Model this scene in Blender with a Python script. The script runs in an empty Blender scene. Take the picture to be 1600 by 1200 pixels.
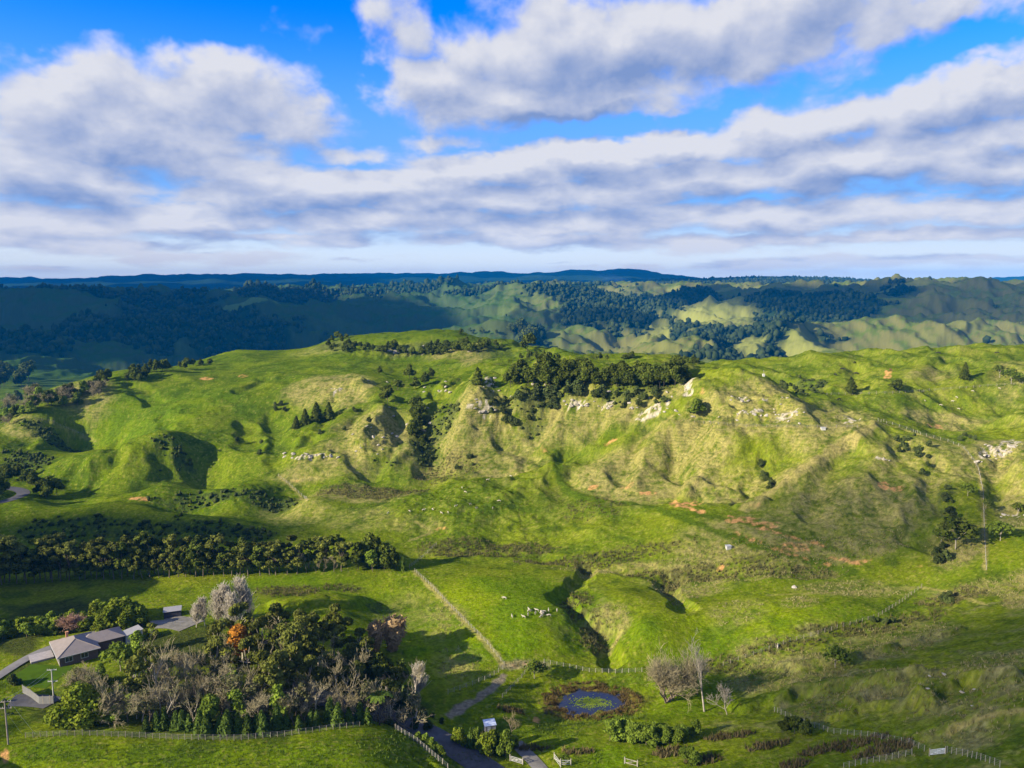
import bpy, bmesh, math, random
import numpy as np
from mathutils import Vector, Matrix
rad = math.radians
scene = bpy.context.scene
COL = scene.collection
RNG = np.random.default_rng(7)
random.seed(7)

# ------------------------------------------------------------------ camera
F = 1232.0                       # focal length in pixels of the 1600 px wide photograph
PITCH = rad(7.4)
ZC = 100.0                       # height of the camera above the pond
cp, sp = math.cos(PITCH), math.sin(PITCH)

def ray(u, v):
    """a = X/Y and t = (Z-ZC)/Y of the ray through a pixel of the photograph"""
    cx = (np.asarray(u, float) - 800.0) / F
    cy = -(np.asarray(v, float) - 600.0) / F
    dy = cp + cy * sp
    return cx / dy, (-sp + cy * cp) / dy

cam_d = bpy.data.cameras.new('camera')
cam = bpy.data.objects.new('camera', cam_d)
COL.objects.link(cam)
cam.location = (0, 0, ZC)
cam.rotation_euler = (math.pi / 2 - PITCH, 0, 0)
cam_d.sensor_width = 36.0
cam_d.lens = 36.0 * F / 1600.0
cam_d.clip_start = 0.5
cam_d.clip_end = 120000
scene.camera = cam

SUN_EL = rad(22)
SUN_AZ = np.array([-0.89, -0.456])
SUN_AZ = SUN_AZ / np.linalg.norm(SUN_AZ)

# ------------------------------------------------------------------ noise
_perm = RNG.permutation(4096).astype(np.int64)
_ang = RNG.random(4096) * 2 * math.pi
_gx, _gy = np.cos(_ang).astype(np.float32), np.sin(_ang).astype(np.float32)

def noise(x, y, seed=0):
    x = np.asarray(x, np.float64) + seed * 37.17
    y = np.asarray(y, np.float64) - seed * 91.31
    xi, yi = np.floor(x), np.floor(y)
    fx, fy = (x - xi).astype(np.float32), (y - yi).astype(np.float32)
    xi, yi = xi.astype(np.int64), yi.astype(np.int64)
    def g(ix, iy, dx, dy):
        h = _perm[(_perm[ix & 4095] + iy) & 4095]
        return _gx[h] * dx + _gy[h] * dy
    ux = fx * fx * fx * (fx * (fx * 6 - 15) + 10)
    uy = fy * fy * fy * (fy * (fy * 6 - 15) + 10)
    a = g(xi, yi, fx, fy); b = g(xi + 1, yi, fx - 1, fy)
    c = g(xi, yi + 1, fx, fy - 1); d = g(xi + 1, yi + 1, fx - 1, fy - 1)
    return ((a + (b - a) * ux) * (1 - uy) + (c + (d - c) * ux) * uy) * 1.5

def fbm(x, y, octv=4, seed=0, gain=0.5):
    s = 0.0; amp = 1.0; tot = 0.0
    for k in range(octv):
        s = s + amp * noise(x, y, seed + k * 3)
        tot += amp; amp *= gain; x = x * 2.03; y = y * 2.03
    return s / tot

def ridged(x, y, octv=4, seed=0):
    s = 0.0; amp = 1.0; tot = 0.0
    for k in range(octv):
        s = s + amp * (1 - np.abs(noise(x, y, seed + k * 5)) * 1.7)
        tot += amp; amp *= 0.5; x = x * 2.05; y = y * 2.05
    return s / tot

def sstep(a, b, x):
    t = np.clip((x - a) / (b - a), 0, 1)
    return t * t * (3 - 2 * t)

# ------------------------------------------------------------------ relief: seen points (pixel of the photo, elevation)
PTS = [
# bottom left paddock and its edge
(-150,1200,22),(0,1200,14.5),(150,1200,15),(300,1200,15),(450,1200,14.5),(600,1200,13),(-100,1165,18),(0,1163,15),(100,1153,14.5),(200,1150,14),(320,1152,13.5),(430,1150,13),(520,1140,12),(580,1137,11),(620,1150,10.5),(660,1180,9.5),(690,1200,9),
# house flat, drive
(60,1045,7),(120,1030,7),(170,990,7),(280,972,7),(100,985,6.5),(20,1060,7),(60,1095,7),(300,1010,7),
(100,938,4),(300,932,5),(0,918,4),(150,905,4.5),(300,902,5),(430,900,5.5),(540,894,6),(600,887,6),
(480,945,8.5),(430,960,8),(540,955,7),(590,955,3),(620,940,3),(380,922,5.5),(450,915,5),(560,915,5),(330,950,6.5),
(620,1000,4),(700,930,5.5),(800,900,6.5),(650,895,6.5),(750,1060,1.8),(740,1100,1.2),(690,1050,2.5),(850,1040,1.2),(790,1040,1.6),
(920,1095,-1.0),(850,1090,0),(985,1090,-0.2),(920,1060,0.3),(920,1128,0.2),(1000,1120,0.8),(1080,1110,1.0),(1100,1070,1.2),(850,1150,1.2),(1000,1190,3.2),(800,1190,3),(740,1190,3.2),(700,1150,3.2),(1150,1170,5.5),
(1300,1190,10),(1450,1190,15),(1600,1200,24),(1600,1100,24),(1450,1100,15),(1300,1100,7.5),(1200,1050,2.5),(1350,1000,6),(1350,1050,9),(1500,1000,13),(1600,1000,19),(1600,945,13.5),(1440,917,8),(1520,950,10.5),(1250,960,8),(1330,940,8),(1150,950,6),(1100,1000,3.2),(1000,975,6.5),(1030,1035,1.4),(1180,990,5),
(905,930,3.2),(945,1000,0),(870,960,5.5),(860,1000,3.5),(880,900,5.5),(960,930,6.5),(930,1030,0),(1050,930,3.5),
# stream flat
(650,872,4.5),(800,870,5),(950,887,5),(1100,893,6),(1300,893,8),(1500,908,11),(1600,912,13),
# middle fields
(480,782,8),(600,775,9),(450,752,9.5),(700,800,10),(850,790,10.5),(560,830,6.5),(510,852,6.5),(450,858,4.5),(640,842,6),(900,832,8),(700,752,14),(800,750,14),(880,740,16),(960,770,14.5),(620,810,8),(1000,840,10),
# terracette hill
(1050,800,15.5),(1200,800,17),(1350,800,19),(1200,850,12.5),(1350,850,13.5),(1100,850,11),(1450,800,20.5),(1570,800,20.5),(1480,860,14),(1580,870,16),(1050,720,24),(1200,720,28),(1350,720,31.5),(1450,720,31.5),(1550,735,28),(1600,693,36),(1500,690,33),(1200,760,22.5),(1350,760,25.5),(1450,760,26),(1120,760,19.5),
(1370,660,40),(1440,680,36.5),(1450,650,36),(1250,680,37),(1150,668,38),(1050,655,39),(950,662,34),(850,690,25),(760,740,16),(900,642,38),(960,700,27),(1000,740,20),(900,720,19),(1120,700,31),
# limestone ridge
(1180,600,53),(1182,588,56),(1080,592,53),(1000,620,46),(950,592,52),(850,602,48),(760,600,46),(755,625,41),(700,642,35),(700,680,26),(600,680,25.5),(600,642,32.5),(550,690,23),(480,702,20),(540,602,40),(480,660,25),(430,700,17),(1120,630,46),(1200,640,45),(1300,648,43),(1000,650,39),(820,640,38),(640,600,40.5),(690,600,43),(590,610,38),(660,690,21),(650,640,34),
(560,750,11),(650,740,13),(500,735,13.5),(600,720,16.5),(760,700,22),
# left paddocks
(400,620,32),(400,582,38),(300,592,36),(250,620,30),(150,640,25),(80,656,22),(330,650,26),(280,690,21.5),(430,660,22),(220,690,22),(170,700,18),(120,722,14),(290,700,18),(300,742,6.5),(200,750,9.5),(100,745,9),(230,770,5.5),(150,768,6),(370,722,12),(350,762,5),(410,740,10.5),(250,655,24),(300,672,21),
(40,668,20),(0,700,15),(50,700,12),(100,690,10),(20,745,6.5),(0,672,18),(60,770,6),
(330,760,12),(250,758,12),(400,766,10),(470,780,5),(160,775,7.5),(300,802,3),(420,805,3.2),(30,772,8),(0,790,11),
(30,785,13.5),(150,788,13.5),(230,796,12.5),(300,807,11),(370,822,9),(430,838,6.8),(0,868,4.5),(200,864,4),(400,872,4.5),(100,830,8.5),(250,835,7.5),(350,850,6),(520,870,5.5),
# plateau behind and skyline
(640,556,45),(640,520,59),(540,525,55),(740,520,58),(700,540,52),(800,546,51),(450,556,42),(370,548,43),(330,566,39),(250,576,37.5),(150,588,33),(100,603,29),(50,620,24),(0,660,14),(510,560,43.5),(570,570,42.5),(760,560,47),
(860,545,53),(1000,560,54),(1100,572,53),(1250,570,53),(1330,552,57),(1450,547,58),(1600,545,58),(1300,612,46),(1400,622,43),(1500,602,48),(1600,602,49),(1550,640,39),(1600,652,39),(1450,580,53),(1260,622,46),(1350,580,52),(1530,570,55),
(930,575,52),(820,570,49),
# far valley
(0,572,-45),(150,562,-45),(300,542,-42),(420,532,-40),(900,548,-40),(1100,562,-42),(1250,550,-42),(1400,542,-40),(1600,532,-30),(60,545,-35),
(0,492,15),(0,475,40),(150,482,37),(300,480,30),(400,476,32),(500,470,38),(600,467,42),(480,500,0),(550,520,-30),(650,500,-5),(200,520,-15),(350,510,-12),(60,515,-15),
(700,480,18),(760,457,64),(850,460,60),(870,480,25),(950,510,-15),(800,520,-20),(900,532,-35),(720,505,-8),
(1000,472,33),(1050,510,-15),(1100,490,10),(1170,492,12),(1200,525,-28),(1256,518,-8),(1300,540,-38),(1120,545,-38),
(1300,500,5),(1580,520,-20),(1450,500,5),(1550,490,20),(1400,520,-15),
(200,464,28),(0,467,22),(400,457,45),(600,452,58),
(0,456,32),(200,455,30),(400,449,60),(600,446,70),
(0,437,127),(120,436,130),(200,433,155),(300,429,185),(400,428,195),(500,430,180),(600,430,180),(720,426,210),(800,428,195),(900,425,215),(980,424,222),(1050,431,170),(1100,436,135),
(1160,437,120),(1200,433,140),(1270,436,122),(1340,441,100),
]
# Y of a far crest is chosen directly: (u, v, Y)
PTY = [(1300,461,2600),(1350,447,2750),(1420,444,2850),(1500,446,2700),(1560,455,2600),(1600,468,2450),(1200,453,3100),(1100,453,3000),(1000,457,3000),(1450,470,2350),(1550,478,2250),(0,437,9000),(60,437,9000),(120,436,9000),(160,436,9000),(200,433,9000),(236,430,9000),(300,429,9000),(345,430,9000),(400,428,9000),(470,428,9000),(520,430,9000),(600,430,9000),(680,429,9000),(720,425,9000),(760,427,9000),(800,428,9000),(850,426,9000),(900,424,9000),(940,426,9000),(980,423,9000),(1040,429,8500),(1080,432,8000),(1130,439,7000),
 (1160,438,5600),(1195,432,5600),(1230,434,5600),(1250,433,5600),(1290,439,5600),
 (1340,441,10000),(1450,440,10000),(1540,438,9500),(1580,434,9500),(1640,431,9500),
 (0,448,6500),(200,447,6500),(400,444,6500),(600,443,6500),(800,441,6500),(950,441,6000),(1560,452,5500),(1600,455,4500)]
# ground that cannot be seen: (u, Y, elevation)
HID = [(0,560,0),(60,610,3),(150,650,6),(250,690,8),(370,790,5),(500,830,5),(640,860,5),(750,830,8),(860,720,18),(1000,640,22),(1100,600,24),(1200,600,24),(1330,680,25),(1450,680,26),(1600,680,28),(1750,650,30),
 (-200,560,5),(-100,1100,-42),(200,1150,-45),(500,1150,-44),(800,1100,-42),(1100,1050,-42),(1400,1100,-40),(1700,1100,-38),
 (440,325,3.5),(250,318,4),(100,318,6),(330,268,4),(480,305,4.5),(410,700,28),(1230,410,43),(1300,350,41),(1160,400,49),(1100,430,51),
 (1600,330,33),(1540,322,34),(330,372,5),(200,420,14),(100,415,8),
 (100,170,8),(250,170,8),(400,168,7.5),(520,166,6.5),(600,168,4.5),(200,190,7),(400,190,7),(520,190,5.5),(620,180,4),(300,200,7),(600,205,4),(660,172,3.2),(690,165,3),(720,150,3.5),(30,190,8),(-150,180,11),
 (720,135,4.5),(800,140,3.8),(900,140,4),(640,135,10),(400,120,15),(100,120,16),(1000,130,6),(1300,115,13),(1600,105,23),(800,100,6),(800,60,8),(300,70,14),(1400,70,16),(2000,80,22),(-400,80,18),(-700,150,20),
 (-180,235,14),(-270,250,22),(-160,270,18),(-330,270,34),(-130,300,19),(-250,320,28),(-100,400,16),(-220,440,20),(-500,300,36),(-370,200,40),(-300,205,32),(-340,185,26),(-400,230,34),(-120,200,9),(-200,165,12),(-230,180,16),  # unseen hill at left, raised to shade the grass by the hedge
 (1750,160,26),(1900,200,30),(1750,250,26),(1800,330,36),(2000,400,38),(1800,450,50),(2200,300,36),(2300,150,26),
 (-200,1700,-20),(-150,2300,40),(1800,1800,-20),(1850,2300,45),(1800,2000,10),(-400,3000,60),(2100,3000,70),(2000,1000,-30),(-500,1000,-30),
 (1200,9000,60),(1400,6500,20),(1700,3800,20),(1500,3600,60),(1330,3800,70),(1300,9000,60),
 (0,12500,60),(400,14000,20),(800,14000,20),(1100,12000,20),(1600,16000,20),(1300,20000,0),(-600,12000,80),(2300,12000,90),(-500,6000,60),(2200,6000,60),
 (0,30000,-60),(400,30000,-60),(800,30000,-60),(1200,30000,-60),(1600,30000,-60),(-500,30000,-60),(2200,30000,-60)]
_q, _z = [], []
for (u, v, z) in PTS:
    if v <= 441: continue
    a, t = ray(u, v)
    Y = (z - ZC) / t
    _q.append((float(a), math.log(Y))); _z.append(z)
for (u, v, Y) in PTY:
    a, t = ray(u, v)
    _q.append((float(a), math.log(Y))); _z.append(ZC + float(t) * Y)
for (u, Y, z) in HID:
    a = (u - 800) / F / 1.0
    _q.append((a, math.log(Y))); _z.append(z)
_q = np.array(_q); _z = np.array(_z, float)

def _phi(d2):
    return 0.5 * d2 * np.log(d2 + 1e-12)
_n = len(_q)
_w = 3e-5 * (1 + 0 * _z)
_K = _phi(((_q[:, None] - _q[None]) ** 2).sum(2)) + np.diag(_w)
_P = np.c_[np.ones(_n), _q]
_A = np.block([[_K, _P], [_P.T, np.zeros((3, 3))]])
_c = np.linalg.solve(_A, np.r_[_z, np.zeros(3)])

# ------------------------------------------------------------------ terrain grid: fan shaped, fine where it is near
ga = np.concatenate([np.linspace(-1.5, -0.74, 60, endpoint=False), np.arange(-0.74, 0.74, 0.00145), np.linspace(0.74, 1.5, 60)])
gl = np.concatenate([np.linspace(math.log(25), math.log(105), 60, endpoint=False), np.arange(math.log(105), math.log(440), 0.0022),
                     np.arange(math.log(440), math.log(1300), 0.0038), np.arange(math.log(1300), math.log(3600), 0.0055), np.arange(math.log(3600), math.log(11500), 0.02)])
# TPS on a coarse grid, then cubic-ish interpolation through numpy (separable linear on a 5 mrad grid)
ca = np.arange(-1.5, 1.505, 0.0055); cl = np.arange(math.log(25) - .01, math.log(34000) + .03, 0.0075)
CA, CL = np.meshgrid(ca, cl)
_f = np.empty(CA.size)
_flat = np.c_[np.clip(CA.ravel(), -1.0, 1.0), np.clip(CL.ravel(), math.log(55), math.log(33000))]
for s in range(0, len(_flat), 40000):
    b = _flat[s:s + 40000]
    d2 = ((b[:, None, 0] - _q[None, :, 0]) ** 2 + (b[:, None, 1] - _q[None, :, 1]) ** 2)
    _f[s:s + 40000] = _phi(d2) @ _c[:_n] + _c[_n] + b @ _c[_n + 1:]
TP = _f.reshape(CA.shape)
def _interp(G, ax, ay, x, y):
    fx = np.clip((x - ax[0]) / (ax[1] - ax[0]), 0, len(ax) - 1.001); fy = np.clip((y - ay[0]) / (ay[1] - ay[0]), 0, len(ay) - 1.001)
    i = fx.astype(int); j = fy.astype(int); fx = fx - i; fy = fy - j
    return (G[j, i] * (1 - fx) + G[j, i + 1] * fx) * (1 - fy) + (G[j + 1, i] * (1 - fx) + G[j + 1, i + 1] * fx) * fy
GA, GL = np.meshgrid(ga, gl)
GY = np.exp(GL); GX = GA * GY
Z0 = _interp(TP, ca, cl, GA, GL)

class Ground:
    def __init__(self, Z): self.Z = Z
    def h(self, X, Y):
        X = np.asarray(X, float); Y = np.maximum(np.asarray(Y, float), 25.5)
        a = X / Y; l = np.log(Y)
        i = np.clip(np.searchsorted(ga, a) - 1, 0, len(ga) - 2); j = np.clip(np.searchsorted(gl, l) - 1, 0, len(gl) - 2)
        fx = np.clip((a - ga[i]) / (ga[i + 1] - ga[i]), 0, 1); fy = np.clip((l - gl[j]) / (gl[j + 1] - gl[j]), 0, 1)
        Z = self.Z
        return (Z[j, i] * (1 - fx) + Z[j, i + 1] * fx) * (1 - fy) + (Z[j + 1, i] * (1 - fx) + Z[j + 1, i + 1] * fx) * fy
    def hit(self, u, v):
        """first point of the ground met by the ray of a pixel"""
        u = np.atleast_1d(np.asarray(u, float)); v = np.atleast_1d(np.asarray(v, float))
        a, t = ray(u, v)
        out = np.zeros((len(u), 3))
        Ys = np.exp(np.arange(math.log(70), math.log(20000), 0.002))
        for k in range(len(u)):
            g = self.h(a[k] * Ys, Ys); r = ZC + t[k] * Ys
            b = np.nonzero(r <= g)[0]
            j = b[0] if len(b) else len(Ys) - 1
            Yk = Ys[j]
            if 0 < j:
                d0 = (r[j - 1] - g[j - 1]); d1 = (r[j] - g[j])
                if d0 > d1: Yk = Ys[j - 1] + (Ys[j] - Ys[j - 1]) * d0 / (d0 - d1)
            out[k] = (a[k] * Yk, Yk, 0); out[k, 2] = self.h(out[k, 0], Yk)
        return out
G0 = Ground(Z0)
def pxpoly(pts, G=None, step=12):
    """pixel polyline, densified, laid on the ground"""
    G = G or GR
    P = []
    for (p, q) in zip(pts[:-1], pts[1:]):
        n = max(1, int(math.hypot(q[0] - p[0], q[1] - p[1]) / step))
        for k in range(n): P.append((p[0] + (q[0] - p[0]) * k / n, p[1] + (q[1] - p[1]) * k / n))
    P.append(pts[-1])
    P = np.array(P)
    return G.hit(P[:, 0], P[:, 1])

def window(P, pad):
    """row/column slices of the grid round world points"""
    Y0, Y1 = max(26, P[:, 1].min() - pad), P[:, 1].max() + pad
    a = np.concatenate([(P[:, 0] - pad) / P[:, 1], (P[:, 0] + pad) / P[:, 1]])
    j0, j1 = np.searchsorted(gl, [math.log(Y0), math.log(Y1)]); i0, i1 = np.searchsorted(ga, [a.min(), a.max()])
    return slice(max(0, j0 - 1), j1 + 1), slice(max(0, i0 - 1), i1 + 1)

def polydist(P, X, Y):
    """distance of grid points to a polyline and the polyline's elevation at the nearest point"""
    best = np.full(X.shape, 1e9); zz = np.zeros(X.shape)
    for p, q in zip(P[:-1], P[1:]):
        dx, dy = q[0] - p[0], q[1] - p[1]
        L = dx * dx + dy * dy + 1e-9
        t = np.clip(((X - p[0]) * dx + (Y - p[1]) * dy) / L, 0, 1)
        d = np.hypot(X - p[0] - t * dx, Y - p[1] - t * dy)
        m = d < best
        best = np.where(m, d, best); zz = np.where(m, p[2] + t * (q[2] - p[2]), zz)
    return best, zz

# relief noise
Z1 = Z0.copy()
wm = sstep(230, 300, GY) * (1 - sstep(900, 1300, GY))
wn = 1 - sstep(200, 300, GY)
wf = sstep(1050, 1500, GY)
nx, ny = GX + 14 * noise(GX / 60, GY / 60, 5), GY + 14 * noise(GX / 60, GY / 60, 6)
left_calm = 0.35 + 0.65 * sstep(-120, 20, GX)
Z1 += wm * (0.5 + 0.5 * left_calm) * (1.05 * fbm(GX / 12, GY / 12, 3, 13) + 0.4 * ridged(GX / 5, GY / 5, 2, 14)) * (0.4 + sstep(0.1, 0.5, fbm(GX / 60, GY / 60, 2, 15) + .3))
Z1 += wm * left_calm * (9.0 * (ridged(nx / 95, ny / 95, 3, 1) - 0.60) + 3.7 * sstep(-60, 0, GX) * (ridged(nx / 36, ny / 36, 3, 16) - 0.58) + 1.1 * fbm(GX / 17, GY / 17, 3, 2)) * (0.55 + 0.45 * sstep(300, 380, GY))
Z1 += wm * (1 - left_calm) * 1.6 * fbm(GX / 40, GY / 40, 3, 12)
Z1 += wn * (0.9 * fbm(GX / 30, GY / 30, 3, 3) + 0.25 * fbm(GX / 6, GY / 6, 2, 4))
fx_, fy_ = GX + 120 * noise(GX / 500, GY / 500, 7), GY + 120 * noise(GX / 500, GY / 500, 8)
Z1 += wf * (1 - sstep(3200, 4500, GY)) * (82 * (ridged(fx_ / 560, fy_ / 560, 5, 20) - 0.57) + 38 * (ridged(fx_ / 190, fy_ / 190, 3, 28) - .57) + 7 * (ridged(GX / 55, GY / 55, 3, 29) - .57) + 7 * fbm(GX / 90, GY / 90, 3, 22))
Z1 += sstep(4000, 6000, GY) * (46 * fbm(GX / 900, GY / 900, 4, 24) + 34 * fbm(GX / 330, GY / 330, 3, 26))
# ------------------------------------------------------------------ gullies, banks, road beds, pond
def carve(Z, pts, width, depth, shape=1.0, noise_amp=0.6):
    G = Ground(Z)
    P = pxpoly(pts, G)
    w = window(P, width * 3 + 4)
    X, Y = GX[w], GY[w]
    Xn = X + width * noise_amp * noise(X / (width * 1.5), Y / (width * 1.5), 31); Yn = Y + width * noise_amp * noise(X / (width * 1.5), Y / (width * 1.5), 32)
    d, _ = polydist(P, Xn, Yn)
    Z[w] -= depth * (1 - sstep(0.15 * width, width, d)) ** shape
def flatten(Z, P, half, fade):
    w = window(P, half + fade + 4)
    d, z = polydist(P, GX[w], GY[w])
    m = 1 - sstep(half, half + fade, d)
    Z[w] = Z[w] * (1 - m) + (z - 0.12) * m

carve(Z1, [(918,886),(905,905),(872,935),(900,958),(935,985),(950,1010),(955,1032)], 4.0, 2.6, 0.6)
carve(Z1, [(1048,903),(1038,918),(1052,930),(1068,948)], 5, 2.4, 0.55)
carve(Z1, [(640,868),(750,862),(850,874),(950,889),(1060,897),(1200,893),(1300,894)], 5, 1.0)
carve(Z1, [(1392,672),(1420,710),(1460,760),(1490,800)], 6, 0.9)
carve(Z1, [(1195,712),(1180,745),(1160,785)], 5, 2.0)
carve(Z1, [(880,690),(870,730),(900,760),(960,780)], 4, 0.8)
carve(Z1, [(300,690),(310,720),(330,760)], 11, 2.2)
carve(Z1, [(250,650),(262,668)], 7, 1.8)
carve(Z1, [(660,660),(672,690),(680,730),(660,760)], 12, 2.6)
carve(Z1, [(820,640),(828,670),(800,700)], 10, 2.2)
carve(Z1, [(560,745),(640,765),(760,740)], 6, 1.2)
carve(Z1, [(1370,662),(1310,700),(1250,735),(1200,770),(1165,795)], 5, -1.6)
carve(Z1, [(1050,680),(1000,720),(990,760)], 8, -2.2)
carve(Z1, [(1150,690),(1100,730),(1080,775)], 8, -2.2)
carve(Z1, [(950,690),(880,730),(800,755)], 8, -2.0)
carve(Z1, [(755,590),(750,625),(735,655)], 8, -4.0)
carve(Z1, [(560,600),(600,630),(570,680)], 9, -3.0)
carve(Z1, [(450,945),(510,938),(560,945)], 6, -1.8)
carve(Z1, [(640,1170),(660,1185),(690,1210)], 2.2, 1.1)
carve(Z1, [(1160,1110),(1240,1085),(1330,1070),(1420,1060)], 4, -2.2)
carve(Z1, [(1330,1100),(1380,1075),(1440,1062),(1520,1052)], 3, -1.8)
carve(Z1, [(1230,1045),(1330,1030),(1420,1005),(1500,985)], 3, -1.6)
carve(Z1, [(1300,1125),(1360,1108),(1430,1098)], 2.5, -1.4)
carve(Z1, [(1440,1100),(1480,1072),(1570,1062)], 4, -2.6)
carve(Z1, [(1450,1150),(1500,1130),(1600,1110)], 3, -1.2)

for g in ([(690,612),(700,650),(692,690)],[(790,618),(800,650),(780,690)],[(862,642),(850,680),(832,712)],[(932,647),(905,690),(890,715)],[(1022,657),(985,700),(975,735)],[(1102,668),(1065,705),(1052,745)],[(1242,692),(1215,730),(1192,760)],[(1330,692),(1290,750),(1262,800)],[(1420,692),(1390,750),(1372,810)],[(1460,722),(1452,790),(1442,840)],
          [(182,692),(172,730),(152,755)],[(252,702),(256,740)],[(122,732),(112,758)],[(420,652),(440,690),(432,730)],[(380,662),(392,700)],[(522,622),(505,660),(482,690)],[(622,652),(612,690),(602,720)],[(540,700),(580,735)],[(680,705),(672,740)],[(1560,715),(1572,760),(1565,800)],[(210,600),(240,630)],[(420,590),(380,610)],[(1330,570),(1350,600)],[(1480,560),(1470,590)]):
    carve(Z1, g, 8, 2.4, 0.9, 0.5)
for g in ([(725,604),(735,640),(722,678)],[(820,625),(812,655)],[(985,640),(960,670)],[(1140,650),(1115,680)],[(480,690),(520,672),(560,640)],[(600,640),(590,668)],[(140,725),(200,708)],[(60,700),(95,676)],[(1090,600),(1120,625)],[(1230,625),(1262,655)],[(870,742),(820,756)],[(1080,760),(1120,778)],[(640,700),(620,722)],[(1590,720),(1600,760)],[(700,595),(690,612)]):
    carve(Z1, g, 7, -2.4, 0.9, 0.5)

GR = Ground(Z1)
def smooth_line(P, n):
    P = P.copy()
    for _ in range(n):
        P[1:-1] = (P[:-2] + 2 * P[1:-1] + P[2:]) / 4
    return P
def ground_line(pts, n=6, step=8):
    return smooth_line(pxpoly(pts, GR, step), n)
def wline(XY, n=5):
    """polyline through world points, densified, on the ground"""
    XY = np.array(XY, float); out = []
    for p, q in zip(XY[:-1], XY[1:]):
        k = max(1, int(np.hypot(*(q - p)) / 1.5))
        for s in range(k): out.append(p + (q - p) * s / k)
    out.append(XY[-1]); out = np.array(out)
    P = np.c_[out, GR.h(out[:, 0], out[:, 1])]
    return smooth_line(P, n)
def at(u, v):
    return GR.hit([u], [v])[0]
_r = [at(u, v) for (u, v) in ((690,1152),(735,1185),(772,1208))]
def zone(lst):
    m = np.zeros(GX.shape)
    for (u, v, ru, rv) in lst:
        P = GR.hit([u, u, u], [v, v - rv * .5, v + rv * .5]); l = np.log(P[:, 1]); dl = min(max(abs(l[1] - l[2]), rv / F * 1.5), rv / F * 12)
        m = np.maximum(m, 1 - sstep(0.5, 1.2, np.hypot((GA - P[0, 0] / P[0, 1]) / (ru / F), (GL - l[0]) / dl)))
    return m
crag = zone([(762,620,45,34),(905,632,60,14),(1005,636,60,14),(1180,632,80,30),(540,606,50,18),(590,682,50,36),(485,712,55,12),(1572,705,45,22),(640,550,130,14),(690,605,40,20),(840,605,50,16),(660,665,30,40),(1590,800,40,20)])
Z1 += crag * (2.6 * (ridged(GX / 13, GY / 13, 3, 33) - .58) + 0.9 * (ridged(GX / 4.2, GY / 4.2, 2, 35) - .55))
rough = zone([(1330,1070,250,80),(1500,1060,150,110),(1250,1010,120,40),(1500,940,120,30),(905,955,45,70),(1052,925,26,26)])
Z1 += rough * (0.6 * (ridged((GX * .8 + GY * .6) / 16, (GY * .8 - GX * .6) / 6, 3, 37) - .55) + .25 * fbm(GX / 2.5, GY / 2.5, 2, 38))
GR = Ground(Z1)
ROAD = wline([(_r[0][0] - 40, _r[0][1] + 17), (_r[0][0] - 16, _r[0][1] + 6)] + [tuple(p[:2]) for p in _r] + [(_r[2][0] + 14, _r[2][1] - 16)], 30)
_d = [at(u, v) for (u, v) in ((806,1160),(826,1180),(848,1203))]
DRIVE = wline([tuple(p[:2]) for p in _d] + [(_d[2][0] + 3, _d[2][1] - 10)], 12)
HDRIVE = ground_line([(-12,1062),(22,1040),(45,1022),(95,1005),(150,990),(205,976),(245,970),(290,972)], 25)
YARD = ground_line([(252,972),(275,970),(300,978)], 4)
LROAD = ground_line([(-30,790),(5,784),(30,776),(42,770),(30,764),(8,762)], 6, 4)
YARDL = wline([tuple(at(18,1094)[:2]), tuple(at(50,1092)[:2]), tuple(at(85,1098)[:2])], 8)
HOUSE = at(118, 1022)
flatten(Z1, ROAD, 3.4, 3.0); flatten(Z1, DRIVE, 1.8, 1.5); flatten(Z1, HDRIVE, 2.2, 2.0); flatten(Z1, LROAD, 3.0, 3.0); flatten(Z1, YARDL, 2.8, 2.0)
_hp = wline([(HOUSE[0] - 10, HOUSE[1] - 4), (HOUSE[0] + 20, HOUSE[1] + 16)], 2); _hp[:, 2] = HOUSE[2]
flatten(Z1, _hp, 9, 6)
flatten(Z1, YARD, 4.5, 3)
GR = Ground(Z1)
POND = at(922, 1096)
WATER_Z = POND[2] - 0.05
def pond_r(X, Y):
    dx, dy = X - POND[0], Y - POND[1]
    th = np.arctan2(dy, dx)
    R = 1 + 0.13 * np.sin(2 * th + .6) + 0.10 * np.sin(3 * th + 2) + 0.05 * np.sin(7 * th)
    return np.hypot(dx / 7.8, dy / 5.6) / R
w = window(np.array([POND]), 22)
pr = pond_r(GX[w], GY[w])
Z1[w] = Z1[w] * sstep(1.5, 2.6, pr) + (1 - sstep(1.5, 2.6, pr)) * (WATER_Z - 0.7 + 0.85 * sstep(0.5, 1.35, pr) + 0.62 * fbm(GX[w] / 3.2, GY[w] / 3.2, 3, 40))
GR = Ground(Z1)

# slope of the finished relief
def grads(Z):
    dza = np.gradient(Z, ga, axis=1); dzl = np.gradient(Z, gl, axis=0)
    zx = dza / GY
    zy = (dzl - GA * dza) / GY
    return zx, zy
ZX, ZY = grads(Z1)
SLOPE = np.hypot(ZX, ZY)
ZXb, ZYb = grads(Z0)

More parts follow.
